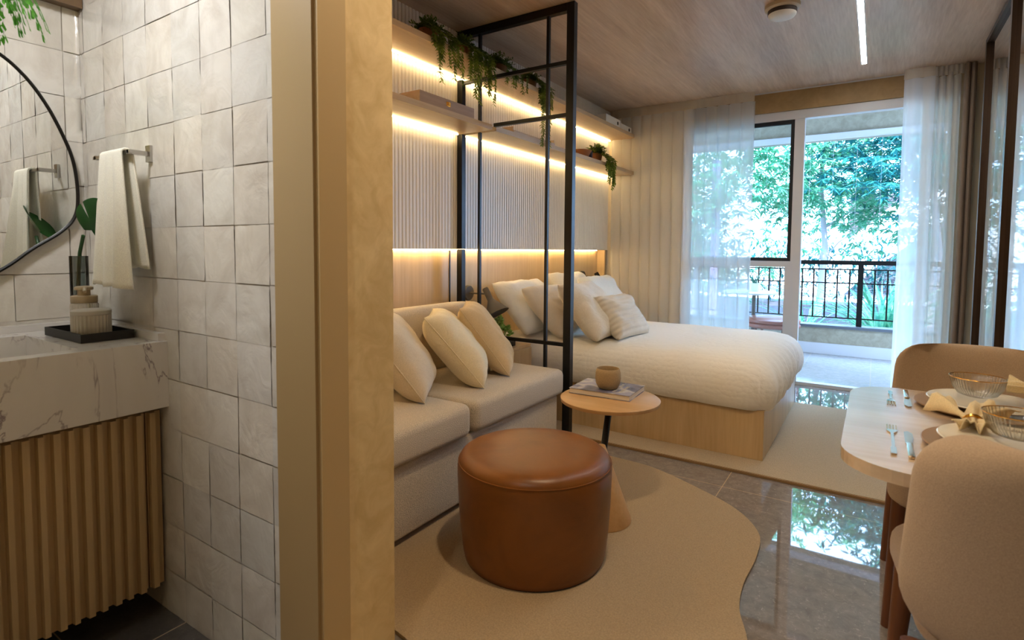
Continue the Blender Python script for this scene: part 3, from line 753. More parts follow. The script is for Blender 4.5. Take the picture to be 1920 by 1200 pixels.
# wooden box with latch
wb = empty('wooden_box', (-2.17, 2.48, SH2), label='long grey brown wooden box with a small gold latch on the lower shelf', cat='box')
bm = B(); a0, a1, x0, x1, h = 2.243, 2.725, -2.30, -2.078, .062
box(bm, x0, x1, a0, a1, SH2+.001, SH2+.010); box(bm, x1-.008, x1, a0, a1, SH2+.01, SH2+h); box(bm, x0, x0+.008, a0, a1, SH2+.01, SH2+h)
box(bm, x0+.008, x1-.008, a0, a0+.008, SH2+.01, SH2+h); box(bm, x0+.008, x1-.008, a1-.008, a1, SH2+.01, SH2+h)
ch(obj('box_body', bm, wood('box_wood', (150, 122, 98), (178, 148, 120), 'y')), wb)
bm = B(); box(bm, x1, x1+.004, 2.462, 2.496, SH2+.022, SH2+.046); box(bm, x1+.004, x1+.009, 2.473, 2.486, SH2+.028, SH2+.046)
ch(obj('latch', bm, M_gold, bevel=.001), wb)
# open tray on the far lower shelf
wb = empty('wooden_tray', (-2.17, 3.5, SH2), label='shallow open wooden tray on the lower shelf above the bed', cat='tray')
bm = B(); a0, a1, x0, x1, h = 3.20, 3.78, -2.30, -2.10, .05
box(bm, x0, x1, a0, a1, SH2+.001, SH2+.008); box(bm, x1-.006, x1, a0, a1, SH2+.008, SH2+h*.5); box(bm, x0, x0+.006, a0, a1, SH2+.008, SH2+h)
box(bm, x0+.006, x1-.006, a0, a0+.006, SH2+.008, SH2+h); box(bm, x0+.006, x1-.006, a1-.006, a1, SH2+.008, SH2+h)
ch(obj('tray_body', bm, M_oakh), wb)
bw = empty('decor_bowl', (-2.2, 4.42, SH2), label='copper coloured bowl with a dark outside edge on the lower shelf', cat='bowl')
obj('bowl_body', lathe(B(), [(.04, .001), (.07, .02), (.10, .075), (.096, .075), (.066, .024), (.02, .01)], seg=36), M_terra, bw, True)
obj('stand', bx(-.06, .06, .105, .125, .0, .085), plain('navy_block', (44, 52, 78), .5), bw, label='dark blue block')
# two pale box files standing at the far end of the upper shelf
def boxfile(y0, y1, h, lab):
    t = empty('box_file', (-2.17, (y0+y1)/2, SH1), label=lab, cat='box')
    ch(obj('body', bx(-2.30, -2.085, y0, y1, SH1, SH1+h), M_white, bevel=.002), t)
    bm = B(); lathe(bm, [(.016, 0), (.016, .003)], seg=20); bm.transform(Matrix.Translation((-2.085, y1-.06, SH1+h*.5)) @ Matrix.Rotation(PI/2, 4, 'Y'))
    ch(obj('finger_hole', bm, M_blackm), t)
boxfile(4.70, 5.03, .075, 'taller pale storage box with round hole on the upper shelf end')
boxfile(5.04, 5.32, .055, 'lower pale storage box with round hole at the very end of the upper shelf')
tag(obj('copper_cup', lathe(B(), [(.03, 0), (.034, .05), (.03, .05), (.026, .005)], (-2.25, 4.02, SH2), seg=24), M_terra, smooth=True), 'small copper cup by the partition post on the lower shelf', 'cup')

# ------------------------------------------------------------------ rugs
def smooth_closed(pts, n=10):
    out = []; N = len(pts)
    for i in range(N):
        p0, p1, p2, p3 = [Vector(pts[(i+k-1) % N]) for k in range(4)]
        for k in range(n):
            t_ = k/n; out.append(.5*((2*p1)+(-p0+p2)*t_+(2*p0-5*p1+4*p2-p3)*t_*t_+(-p0+3*p1-3*p2+p3)*t_**3))
    return [(v.x, v.y) for v in out]
ru = empty('organic_rug', (-1.0, 1.9, 0), label='beige rug with a wavy organic outline under the leather pouf', cat='rug')
pts = smooth_closed([(-1.199, 2.925), (-.97, 2.90), (-.727, 2.79), (-.50, 2.65), (-.37, 2.47), (-.345, 2.27), (-.352, 2.06), (-.335, 1.90), (-.28, 1.74), (-.22, 1.45), (-.25, 1.05), (-.55, .62), (-.95, .60), (-1.08, .95), (-1.10, 1.16), (-1.50, 1.25), (-1.63, 1.6), (-1.65, 2.2), (-1.60, 2.7), (-1.43, 2.9)])
ch(obj('rug_pile', prism(B(), pts, .001, .012), M_rug, bevel=.003), ru)
br = empty('bed_rug', (-.9, 4, 0), label='large rectangular beige rug under the bed', cat='rug')
ch(obj('rug_pile', bx(-2.3, .50, 3.125, 4.80, .001, .0155), M_rug2), br)
ch(obj('rug_binding', bx(-2.3, .50, 3.113, 3.1245, .001, .013), M_rugedge), br)

# ------------------------------------------------------------------ leather pouf
po = empty('leather_pouf', (-1.085, 1.82, .012), label='round cognac leather pouf on the wavy rug', cat='pouf')
def pmod(a, z): return 1+.004*math.sin(3*a+z*9)
prof = [(.262, .001), (.272, .006), (.278, .03), (.288, .12), (.295, .22), (.299, .32), (.299, .355), (.294, .378), (.286, .393), (.272, .404), (.25, .410), (.2, .414), (.1, .417), (.02, .418)]
obj('cover', lathe(B(), prof, seg=96, mod=pmod), M_leather, po, 'all')
bm = B(); tube(bm, [(.2965*math.cos(2*PI*k/72), .2965*math.sin(2*PI*k/72), .374) for k in range(73)], .0022, 6, caps=False); obj('seam', bm, M_leather, po, True)
bm = B(); tube(bm, [((.268)*math.cos(2*PI*k/72), (.268)*math.sin(2*PI*k/72), .004) for k in range(73)], .003, 6, caps=False); obj('bottom_edge', bm, M_blackm, po, True)

# ------------------------------------------------------------------ side table with book and bowl
sdt = empty('side_table', (-1.03, 2.42, 0), label='small round wooden side table on a slanted black stem and wooden cone', cat='side table')
obj('table_top', lathe(B(), [(.222, .478), (.232, .482), (.234, .490), (.234, .497), (.230, .500)], seg=72), M_sidew, sdt, 50)
obj('stem', tube(B(), [(0, .0, .477), (.045, -.19, .22)], .0155, 14), M_black, sdt, True)
obj('cone_base', lathe(B(), [(.135, .013), (.136, .02), (.018, .34), (.014, .342)], (.05, -.205, 0), seg=48), M_sidew, sdt, 50)
bk = empty('book', (-1.09, 2.54, .501), label='large paperback book with grey blue photo cover lying on the side table', cat='book')
cs = [Vector((-1.227, 2.379, 0)), Vector((-1.255, 2.64, 0)), Vector((-.965, 2.655, 0)), Vector((-.921, 2.395, 0))]
ux = (cs[3]-cs[0]).normalized(); uy = Vector((-ux.y, ux.x, 0)); org = cs[0]; W_, H_ = .305, .235
Mb = Matrix((ux, uy, Vector((0, 0, 1)))).transposed().to_4x4(); Mb.translation = Vector((org.x, org.y, .501))
t = NT('book_cover'); v = t.coord(); n = t.noise(v, 6, 3, .5, .6)
t.set(t.ramp(n, [(.36, L((74, 78, 104))), (.46, L((122, 122, 146))), (.52, L((196, 190, 190))), (.60, L((150, 148, 168)))]), .25); M_cover = t.m
def bk_part(nm, x0, x1, y0, y1, z0, z1, m): o = obj(nm, bx(x0, x1, y0, y1, z0, z1), m); o.matrix_world = Mb; o.parent = bk; o.matrix_parent_inverse = Matrix.Translation(bk.location).inverted(); return o
bk_part('pages', .002, W_-.003, .003, H_-.003, .002, .024, M_pages)
bk_part('cover', 0, W_, 0, H_, .0245, .0265, M_cover); bk_part('back_cover', 0, W_, 0, H_, 0, .0015, M_cover)
M_ink = plain('cover_lettering', (216, 206, 186), .4)
bm = B(); rnd = random.Random(4)                       # the title is too soft to read: two rows of cream strokes along the short edge
for x_, n_ in ((W_-.092, 11), (W_-.060, 9)):
    for k in range(n_):
        y_ = .034+k*.0155
        for q_ in range(3):
            a_ = rnd.uniform(-.004, .004); w_ = rnd.uniform(.012, .018)
            if q_ < 2: box(bm, x_-w_/2+a_*.3, x_+w_/2, y_+q_*.006, y_+q_*.006+.0026, .0266, .0270)
            else: box(bm, x_+a_, x_+a_+.0028, y_, y_+.0085, .0270, .0273)
o = obj('cover_title', bm, M_ink); o.matrix_world = Mb; o.parent = bk; o.matrix_parent_inverse = Matrix.Translation(bk.location).inverted()
cp = empty('stoneware_bowl', (-1.065, 2.475, .528), label='brown stoneware candle bowl standing on the book', cat='bowl')
obj('bowl_body', lathe(B(), [(.038, .0), (.046, .004), (.058, .025), (.062, .05), (.060, .078), (.055, .096), (.052, .098), (.050, .094), (.054, .075), (.053, .05), (.02, .04)], seg=56), M_cup, cp, 60)
bm = B(); tube(bm, [(0, 0, .04), (.002, 0, .07)], .0022, 6); obj('wick', bm, M_pages, cp)

# ------------------------------------------------------------------ dining table
dtb = empty('dining_table', (.55, 1.785, 0), label='pale wooden dining table with rounded corners set for a meal', cat='table')
pts = []
for (x, y_) in rrect(.62, .425, .13, 10, .575, 1.785):
    if x < .3: x -= .014*(1-((y_-1.785)/.425)**2)
    pts.append((x, y_))
ch(obj('table_top', prism(B(), pts, .722, .750), M_tablew, bevel=.003), dtb)
ch(obj('apron', bx(.45, 1.05, 1.62, 1.95, .68, .7215), M_legw), dtb)
ch(obj('pedestal', lathe(B(), [(.20, .001), (.20, .02), (.05, .05), (.05, .68)], (.75, 1.785, 0), seg=36), M_legw, smooth=40), dtb)

def chair_build(loc, rz, lab):
    t = empty('dining_chair', loc, rz, lab, 'chair', 'beige upholstered dining chairs')
    # seat: rounded cushion
    bm = softbox(B(), 0, .03, .26, .23, .395, .50, .08, .04); 
    for v in bm.verts:
        if v.co.y < 0: v.co.x *= 1-.24*min(1, -v.co.y/.2)
    obj('seat', bm, M_chair, t, 'all')
    # wrapped back shell
    nx, nz = 30, 20; fr = []; bk_ = []
    def prof(u, q):                    # u -1..1 across, q 0..1 height
        ztop = .862; zb = .43
        z = zb+(ztop-zb)*q
        half = .262-.026*q**1.3
        cr_ = .085
        # rounded silhouette corners
        dz_t = max(0, (z-(ztop-cr_))/cr_); dz_b = max(0, ((zb+.13)-z)/.13)
        half -= cr_*(1-math.sqrt(max(0, 1-dz_t**2))); half -= .10*(1-math.sqrt(max(0, 1-dz_b**2)))
        x = half*u; y = -.235-.05*q + .075*abs(u)**2.6
        return x, y, z
    bm = B(); F = []; K = []
    for j in range(nz+1):
        q = (1-math.cos(PI*j/nz))/2; rf = []; rb = []
        for i in range(nx+1):
            u = math.sin(PI/2*(-1+2*i/nx)); x, y_, z = prof(u, q)
            e = max(0, (1-abs(u)**6))**.5 * max(0, 1-abs(2*q-1)**8)**.5; th = .032*e+.001
            rf.append(bm.verts.new((x, y_+th, z))); rb.append(bm.verts.new((x, y_-th, z)))
        F.append(rf); K.append(rb)
    for j in range(nz):
        for i in range(nx):
            bm.faces.new((F[j][i], F[j][i+1], F[j+1][i+1], F[j+1][i])); bm.faces.new((K[j][i], K[j+1][i], K[j+1][i+1], K[j][i+1]))
    for j in range(nz):
        for i in (0, nx): bm.faces.new((F[j][i], F[j+1][i], K[j+1][i], K[j][i]))
    for i in range(nx):
        for j in (0, nz): bm.faces.new((F[j][i], F[j][i+1], K[j][i+1], K[j][i]))
    bmesh.ops.remove_doubles(bm, verts=bm.verts, dist=.0005)
    obj('backrest', bm, M_chair, t, 'all')
    for sx, sy in ((-1, 1), (1, 1), (-1, -1), (1, -1)):
        x0 = sx*.222; y0_ = .20 if sy > 0 else -.17; x1 = sx*.245; y1_ = .225 if sy > 0 else -.235
        obj('leg', tube(B(), [(x0, y0_, .41), (x1, y1_, .0)], .02, 12, rfun=lambda q: .026-.009*q), M_legw, t, True)
    return t
chair_build((.318, 1.52, 0), 0.0, 'beige upholstered dining chair nearest the camera, seen from behind')
chair_build((.318, 2.32, 0), PI, 'beige upholstered dining chair on the far side of the table')

# tableware
TZ = .7505
def setting(cx, cy, who):
    c = empty('charger_plate', (cx, cy, TZ), label='dark wooden charger under the plate of the %s' % who, cat='plate')
    obj('disc', lathe(B(), [(.10, 0), (.155, .006), (.165, .012), (.163, .014), (.12, .008), (.02, .008)], seg=56), plain('charger_wood', (150, 118, 82), .5), c, True)
    p = empty('dinner_plate', (cx, cy, TZ+.0145), label='cream ceramic plate of the %s' % who, cat='plate')
    obj('plate_body', lathe(B(), [(.08, 0), (.115, .006), (.135, .014), (.133, .016), (.11, .009), (.02, .006)], seg=56), M_plate, p, True)
def gbowl(cx, cy, z, who):
    b_ = empty('glass_bowl', (cx, cy, z), label='ribbed clear glass bowl with gold rim, %s' % who, cat='bowl')
    rib = lambda a, z_: 1+.012*math.cos(48*a)
    obj('bowl_body', lathe(B(), [(.028, 0), (.045, .006), (.058, .025), (.066, .055), (.0655, .055), (.056, .026), (.043, .009), (.01, .004)], seg=192, mod=rib), M_bowl, b_, True)
    obj('gold_rim', tube(B(), [(.0668*math.cos(2*PI*k/64), .0668*math.sin(2*PI*k/64), .0555) for k in range(65)], .0013, 6, caps=False), M_gold, b_, True)
setting(.275, 2.03, 'far place setting'); setting(.270, 1.62, 'near place setting')
gbowl(.262, 2.075, TZ+.031, 'on the far plate'); gbowl(.285, 1.655, TZ+.031, 'on the near plate')
def napkin(cx, cy, z, rz, sc_, lab, seed):
    t = empty('napkin', (cx, cy, z), rz, lab, 'napkin', 'gold ringed linen napkins'); vs = []; fs = []; nu, nv = 40, 22
    for i in range(nu+1):
        s = -1+2*i/nu; s = s*(.5 if s < 0 else 1.25); w = .012+.075*abs(s)**1.1
        for j in range(nv+1):
            v_ = -1+2*j/nv
            zz = .022+.012*abs(s) + (.014*math.sin(v_*7+s*2+seed)+.008*math.sin(v_*15+seed*2))*(.5+abs(s)) + .006*noise.noise(Vector((s*3, v_*3, seed)))
            vs.append((s*.115*sc_, v_*w*sc_, max(.003, zz*sc_)))
    for i in range(nu):
        for j in range(nv): a = i*(nv+1)+j; fs.append((a, a+1, a+nv+2, a+nv+1))
    o = pyobj('cloth', vs, fs, M_napkin, t); m = o.modifiers.new('s', 'SOLIDIFY'); m.thickness = .003
    bm = B(); tube(bm, [(0, .02*math.cos(2*PI*k/28)*sc_, .022*sc_+.02*math.sin(2*PI*k/28)*sc_) for k in range(29)], .004, 8, caps=False)
    obj('napkin_ring', bm, M_gold, t, True)
napkin(.212, 1.715, TZ+.018, 1.5, .9, 'linen napkin in a gold ring lying between the two settings', 1)
napkin(.385, 2.05, TZ+.05, -.2, 1.05, 'linen napkin in a gold ring beside the far glass bowl', 4)
def fork(x, y0, y1, lab, tines_end):
    t = empty('fork', (x, (y0+y1)/2, TZ), 0 if tines_end > 0 else PI, lab, 'fork', 'forks'); Lh = (y1-y0)/2
    bm = B(); box(bm, -.0055, .0055, -Lh, -Lh+.05, .001, .004); box(bm, -.0032, .0032, -Lh+.05, Lh-.075, .001, .004)
    prism(bm, [(-.003, Lh-.075), (.003, Lh-.075), (.011, Lh-.055), (.011, Lh-.045), (-.011, Lh-.045), (-.011, Lh-.055)], .001, .0035)
    obj('handle', bm, M_cutlery, t, bevel=.0006)
    bm = B()
    for k in range(4): box(bm, -.011+k*.0064, -.011+k*.0064+.0028, Lh-.0449, Lh, .0012, .0034)
    obj('tines', bm, M_gold, t)
def knife(x, y0, y1, lab, blade_end):
    t = empty('knife', (x, (y0+y1)/2, TZ), 0 if blade_end > 0 else PI, lab, 'knife', 'knives'); Lh = (y1-y0)/2
    obj('handle', softbox(B(), 0, -Lh*.5, .0065, Lh*.5, .0005, .007, .005, .003), M_cutlery, t, True)
    obj('blade', prism(B(), [(-.008, 0), (.006, 0), (.010, Lh*.5), (.009, Lh*.85), (0, Lh), (-.008, Lh*.9)], .001, .0035), M_cutlery, t, bevel=.0006)
fork(.055, 1.945, 2.135, 'fork of the far place setting, tines toward the camera', -1)
fork(.050, 1.47, 1.715, 'fork of the near place setting, tines away from the camera', 1)
knife(.096, 1.945, 2.165, 'knife of the far place setting', -1)
knife(.082, 1.46, 1.675, 'knife of the near place setting', 1)

# ------------------------------------------------------------------ bathroom
van = empty('vanity_cabinet', (-2.18, .2, 0), label='ribbed wooden vanity cabinet below the marble washbasin', cat='cabinet')
ch(obj('body', bx(-2.44, -1.935, -.6, .845, .10, .684), M_vwood), van)
def slats(y0, y1, nm):
    bm = B(); box(bm, -1.934, -1.918, y0, y1, .10, .672); y_ = y0+.002; k = 0
    while y_+.02 < y1:
        w = (.022, .019)[k % 2]
        a = [(-1.918, y_), (-1.900, y_+.003), (-1.900, y_+w-.003), (-1.918, y_+w)]
        r0 = ring(bm, [(p[0], p[1], .10) for p in a]); r1 = ring(bm, [(p[0], p[1], .672) for p in a]); skin(bm, r0, r1); bm.faces.new(r0[::-1]); bm.faces.new(r1)
        y_ += .0345; k += 1
    return ch(obj(nm, bm, M_vwood, smooth=20), van)
slats(.42, .798, 'door'); slats(-.05, .415, 'door'); slats(.803, .845, 'side_strip')
vb = empty('washbasin', (-2.17, .2, .69), label='white veined marble washbasin counter with rectangular sunken bowl', cat='washbasin')
sx0, sx1, sy0, sy1 = -2.36, -1.93, -.25, .635
bm = B(); X0, X1, Y0, Y1 = -2.468, -1.87, -.60, .8525
box(bm, X0, X1, sy1, Y1, .69, .90); box(bm, X0, X1, Y0, sy0, .69, .90); box(bm, X0, sx0, sy0, sy1, .69, .90); box(bm, sx1, X1, sy0, sy1, .69, .90); box(bm, sx0, sx1, sy0, sy1, .69, .78)
ch(obj('counter', bm, M_marble), vb)
ch(obj('backsplash', bx(-2.4695, -1.885, .832, .852, .9005, .925), M_marble, bevel=.001), vb)
ch(obj('backsplash', bx(-2.4695, -2.450, -.6, .831, .9005, .925), M_marble, bevel=.001), vb)
ch(obj('drain', lathe(B(), [(.03, 0), (.03, .004), (.01, .006)], (-2.16, .2, .7805), seg=24), M_chrome), vb)
# mirror
mr = empty('wall_mirror', (-2.46, .4, 1.4), label='organic shaped mirror with thin black frame above the basin', cat='mirror')
mp_ = [(.60, 1.116), (.687, 1.188), (.77, 1.250), (.812, 1.305), (.824, 1.38), (.816, 1.493), (.79, 1.584), (.74, 1.696), (.678, 1.785), (.60, 1.845), (.45, 1.90), (.2, 1.88), (0, 1.76), (-.12, 1.55), (-.1, 1.3), (.02, 1.10), (.2, 1.0), (.42, 1.01)]
sm = smooth_closed(mp_, 8)
bm = B(); a = ring(bm, [(-2.462, p[0], p[1]) for p in sm]); b = ring(bm, [(-2.448, p[0], p[1]) for p in sm]); skin(bm, a, b); bm.faces.new(a); bm.faces.new(b)
ch(obj('mirror_glass', bm, M_mirror), mr)
bm = B(); pp_ = [(-2.448, p[0], p[1]) for p in sm]; tube(bm, pp_+[pp_[0]], .006, 8, caps=False); ch(obj('frame', bm, M_black, smooth=True), mr)
# towel bar and towel
tr = empty('towel_bar', (-1.97, .85, 1.49), label='steel towel bar on the tiled bathroom wall', cat='towel bar')
ch(obj('bar', bx(-2.20, -1.93, .786, .796, 1.488, 1.498), M_chrome, bevel=.001), tr)
for x in (-2.20, -1.96): 
    bm = B(); box(bm, x, x+.03, .843, .852, 1.468, 1.52); box(bm, x+.008, x+.022, .786, .843, 1.486, 1.5); ch(obj('bracket', bm, M_chrome, bevel=.001), tr)
def towel():
    vs = []; fs = []; nx, nz = 40, 26; x0, x1 = -2.115, -1.965
    path = []                                            # front hem, over the bar, back hem
    Lf, Lb = .418, .36
    for k in range(nz+1): path.append((0, -1, 1.492-Lf*(1-k/nz), 1-k/nz))
    for k in range(1, 8):
        a = PI*k/8; path.append((0, -math.cos(a), 1.492+.012*math.sin(a), 0))
    for k in range(nz+1): path.append((0, 1, 1.492-Lb*k/nz, k/nz))
    for (_, side, z, q) in path:
        for i in range(nx+1):
            u = i/nx
            if side < 0 or abs(side) < 1:
                x = x0+(x1-x0)*u*(1+.62*q*u) - .030*q*(1-u)
                fold = .014*q**.7*math.sin(u*9+.5)
                yy = .791 + side*(.0135+.012*q) - abs(fold)*1.0 - (.035*q*max(0, u-.62)/.38*math.sin((u-.62)*8))
            else:
                x = x0+.01+(x1-x0)*u*(1+.10*q)+.03*q*u; yy = .791+side*(.0135+.013*q)+.006*math.sin(u*14)*q
            yy = min(yy, .838)
            vs.append((x, yy, z + (.004*math.sin(u*11) if q > .95 else 0)))
    w = nx+1
    for j in range(len(path)-1):
        for i in range(nx): a = j*w+i; fs.append((a, a+1, a+w+1, a+w))
    o = pyobj('hand_towel', vs, fs, M_towel); m = o.modifiers.new('s', 'SOLIDIFY'); m.thickness = .007; m.offset = 0
    return tag(o, 'cream terry hand towel hanging folded over the steel bar', 'towel')
towel()
# tray with jars
tray = empty('bathroom_tray', (-2.13, .71, .901), 0.0, label='rectangular black tray on the marble counter', cat='tray')
cs_ = [(-2.30, .63), (-1.99, .63), (-1.99, .80), (-2.30, .80)]
bm = B(); x0, x1, a0, a1 = -2.32, -2.022, .675, .822; h = .027
box(bm, x0, x1, a0, a1, .901, .905); box(bm, x0, x1, a0, a0+.005, .905, .901+h); box(bm, x0, x1, a1-.005, a1, .905, .901+h); box(bm, x0, x0+.005, a0+.005, a1-.005, .905, .901+h); box(bm, x1-.005, x1, a0+.005, a1-.005, .905, .901+h)
ch(obj('tray_body', bm, M_blackm), tray)
rb = lambda a, z: 1+.028*math.cos(30*a)
j1 = empty('ribbed_jar', (-2.105, .733, .9055), label='wide pale ribbed ceramic jar with lid at the front of the black tray', cat='jar')
obj('jar_body', lathe(B(), [(.049, 0), (.052, .004), (.052, .075)], seg=216, mod=rb), M_ceram, j1, True)
obj('lid', lathe(B(), [(.053, .0755), (.054, .078), (.054, .088), (.05, .091)], seg=48), M_ceram, j1, True)
j2 = empty('soap_dispenser', (-2.20, .748, .9055), label='ribbed ceramic soap dispenser with tan pump behind the jar', cat='soap dispenser')
obj('bottle', lathe(B(), [(.036, 0), (.038, .004), (.038, .10), (.034, .106)], seg=144, mod=rb), M_ceram, j2, True)
obj('collar', lathe(B(), [(.036, .1065), (.037, .108), (.037, .128), (.034, .130)], seg=36), M_tanplas, j2, True)
bm = B(); lathe(bm, [(.018, .1305), (.018, .148)], seg=24); lathe(bm, [(.024, .1485), (.026, .150), (.026, .158), (.02, .161)], seg=24); tube(bm, [(.01, 0, .156), (.05, -.015, .156), (.066, -.02, .146)], .005, 8)
obj('pump', bm, M_tanplas, j2, True)
vz = empty('glass_vase', (-2.275, .762, .9055), label='tall clear glass cylinder vase holding a monstera stem', cat='vase')
obj('vase_body', lathe(B(), [(.027, 0), (.027, .26), (.0245, .26), (.0245, .006), (.005, .006)], seg=40), M_vase, vz, True)
# monstera cutting: the lobed leaf stands out of the vase
mo = empty('monstera_leaf', (-2.275, .762, .915), label='green monstera leaf with a slit standing in the glass vase', cat='leaf')
obj('stem', tube(B(), [(-.01, 0, .0), (-.012, 0, .15), (.01, .0, .26), (.045, .0, .32)], .006, 8), plain('stem_green', (26, 70, 26), .4), mo, True)
def monstera(parent, c, tip, side, Ln, Wd, mat):
    c = Vector(c); tip = Vector(tip).normalized(); side = Vector(side); side = (side-tip*side.dot(tip)).normalized(); n_ = tip.cross(side); bm = B()
    N = 150; outl = []
    for k in range(N):
        a = -PI+2*PI*k/N; r = (1+.28*math.cos(a))
        x = .52*math.cos(a)*r*Ln+.32*Ln; y_ = .52*math.sin(a)*r*Wd*(1+.25*math.cos(a+.6)**2)
        if abs(abs(a)-PI) < .35: x += .22*Ln*(1-abs(abs(a)-PI)/.35)
        f = 1
        for s0 in (1.15,):
            if abs(a-s0) < .045: f = .38
        outl.append((x*f+(1-f)*.3*Ln, y_*f))
    cv = bm.verts.new(c+tip*.28*Ln)
    rg = [bm.verts.new(c+tip*x+side*y_-n_*(abs(y_)*.35+.2*x*x/Ln)) for x, y_ in outl]
    for k in range(N): bm.faces.new((cv, rg[k], rg[(k+1) % N]))
    return obj('leaf_blade', bm, mat, parent, smooth='all')
monstera(mo, (.045, .018, .325), (.75, -.1, .35), (.1, -.7, .7), .17, .125, M_mons)
# fern hanging at the top left
fe = empty('hanging_fern', (-1.80, .43, 1.79), label='bright green fern hanging in the upper left corner', cat='plant')
obj('pot', lathe(B(), [(.05, 0), (.07, .1), (.065, .1), (.05, .08)], (0, -.1, .06), seg=28), M_white, fe, True)
obj('hanging_cord', tube(B(), [(0, -.1, .11), (0, -.1, .639)], .003, 6), M_white, fe, True)
vs = []; fs = []; rnd = random.Random(8)
for k in range(46):
    a = rnd.uniform(0, 2*PI) if k > 9 else rnd.uniform(.3, 2.4); d = Vector((math.cos(a), math.sin(a), 0)); Ln = rnd.uniform(.14, .22); P = [Vector((0, -.1, .16))+d*Ln*q+Vector((0, 0, .08*math.sin(q*2.2)-.28*q*q)) for q in [i/22 for i in range(23)]]
    for s in range(2, 23):
        t_ = (P[s]-P[s-1]).normalized(); sd2 = t_.cross(Vector((0, 0, 1))).normalized(); Lf = .085*(1-(s/22)**1.5)+.008
        for sg in (-1, 1):
            q = sd2*sg+t_*.3; q.normalize(); i = len(vs); vs.extend([P[s], P[s]+q*Lf*.5+t_*.012, P[s]+q*Lf+Vector((0, 0, -.006)), P[s]+q*Lf*.5-t_*.012]); fs.append((i, i+1, i+2, i+3))
    for s in range(22):
        i = len(vs); u = Vector((0, 0, .002)); vs.extend([P[s]+u, P[s]-u, P[s+1]-u, P[s+1]+u]); fs.append((i, i+1, i+2, i+3))
pyobj('fronds', vs, fs, M_fern, fe, smooth=False)

# ------------------------------------------------------------------ garden beyond the balcony
M_ground = cement('garden_ground', (44, 42, 50), (64, 60, 68), .9)
tag(obj('garden_ground', bx(-45, 45, 7.7, 70, -.45, -.30), M_ground), kind='structure')
tag(obj('sunlit_path_strip', bx(-14, 12, 18.9, 20.3, -.299, -.285), plain('sunlit_pavers', (214, 208, 204), .8)), 'pale path strip crossing the garden, sunlight put into its colour', 'path')  # strip of sunlight on the pavement, put into a pale colour
t = NT('block_wall'); v = t.coord(); tc = t.new('ShaderNodeTexCoord'); mp = t.new('ShaderNodeMapping'); mp.inputs['Rotation'].default_value = (PI/2, 0, 0); t.link(tc.outputs['Object'], mp.inputs[0])
brk = t.new('ShaderNodeTexBrick'); brk.inputs['Scale'].default_value = 1; brk.inputs['Brick Width'].default_value = .8; brk.inputs['Row Height'].default_value = .4; brk.inputs['Mortar Size'].default_value = .008
brk.inputs['Color1'].default_value = L((70, 62, 66)); brk.inputs['Color2'].default_value = L((76, 68, 72)); brk.inputs['Mortar'].default_value = L((46, 42, 48)); t.link(mp.outputs[0], brk.inputs['Vector']); t.set(brk.outputs[0], .85)
tag(obj('block_wall', bx(-.85, 9, 24, 24.3, -.3, 3.3), t.m), 'grey block wall standing beyond the trees at the right', 'wall')
bm = B(); p = [(-2.8, -.3), (-.9, -.3), (-.1, .55), (3, 3.3), (3, 5.4), (.66, 3.0), (-1.3, 1.15), (-2.8, .2)]
a = ring(bm, [(x, 22.6, z) for x, z in p]); b = ring(bm, [(x, 23.2, z) for x, z in p]); skin(bm, a, b); bm.faces.new(a); bm.faces.new(b)
tag(obj('ramp', bm, plain('sunlit_white', (240, 236, 228), .8)), 'white sunlit ramp rising to the right beyond the trees', 'ramp')
tag(obj('garden_wall', bx(-26, -2.4, 27, 27.3, -.3, 2.4), plain('white_wall', (238, 236, 230), .8)), 'low white garden wall far behind the trees', 'wall')
tag(obj('garden_post', bx(-2.64, -2.50, 10.9, 11.0, -.3, 2.9), plain('purple_post', (122, 108, 136), .6)), 'slim mauve post standing in the garden left of the door mullion', 'post')
def tree(name, x, y, hz, spread, n, mat, lab, seed, ll=.19, trunk=.08, zlow=1.3, tr_mat=None):
    t = empty(name, (x, y, -.3), label=lab, cat='tree', group='garden trees'); rnd = random.Random(seed)
    bm = B(); tube(bm, [(0, 0, 0), (.1, 0, hz*.3), (-.05, .1, hz*.6), (.1, 0, hz*.9)], trunk, 10, rfun=lambda q: trunk*(1-.6*q))
    cl = []
    for k in range(int(26*spread)):
        a = rnd.uniform(0, 2*PI); r = spread*rnd.uniform(.05, 1)**.6; z = zlow+(hz-zlow)*rnd.random()
        c = Vector((r*math.cos(a), r*math.sin(a), z+.3)); cl.append(c)
        if k % 9 == 0: tube(bm, [(0, 0, c.z*.62), c*.5+Vector((0, 0, c.z*.36)), c], .02, 6, rfun=lambda q: .022*(1-q)+.004)
    obj('trunk', bm, tr_mat or M_bark, t, True); vs = []; fs = []
    per = n//len(cl)
    for c in cl:
        for w_ in range(per//9+1):
            o = Vector((rnd.gauss(0, .32), rnd.gauss(0, .32), rnd.gauss(0, .26))); p0 = c+o
            for k in range(9):                                   # whorl of lance leaves
                a = 2*PI*k/9+rnd.uniform(-.3, .3); d = Vector((math.cos(a), math.sin(a), rnd.uniform(-.9, .35))).normalized(); l = ll*rnd.uniform(.7, 1.25); w = l*.13
                u = d.cross(Vector((0, 0, 1))).normalized(); u = (u+Vector((0, 0, rnd.uniform(-.5, .5)))).normalized(); nn = d.cross(u); i = len(vs)
                vs.extend([p0, p0+d*l*.4+u*w+nn*w*.4, p0+d*l+Vector((0, 0, -.15*l)), p0+d*l*.4-u*w+nn*w*.4, p0+d*l*.45])
                fs.extend([(i, i+1, i+4), (i+1, i+2, i+4), (i, i+4, i+3), (i+4, i+2, i+3)])
    pyobj('foliage', vs, fs, mat, t, smooth=False)
    return t
tree('garden_tree', -3.3, 12.2, 4.4, 2.0, 15000, M_tree1, 'pale leafed tree left of the mauve post beyond the balcony', 21, zlow=.6)
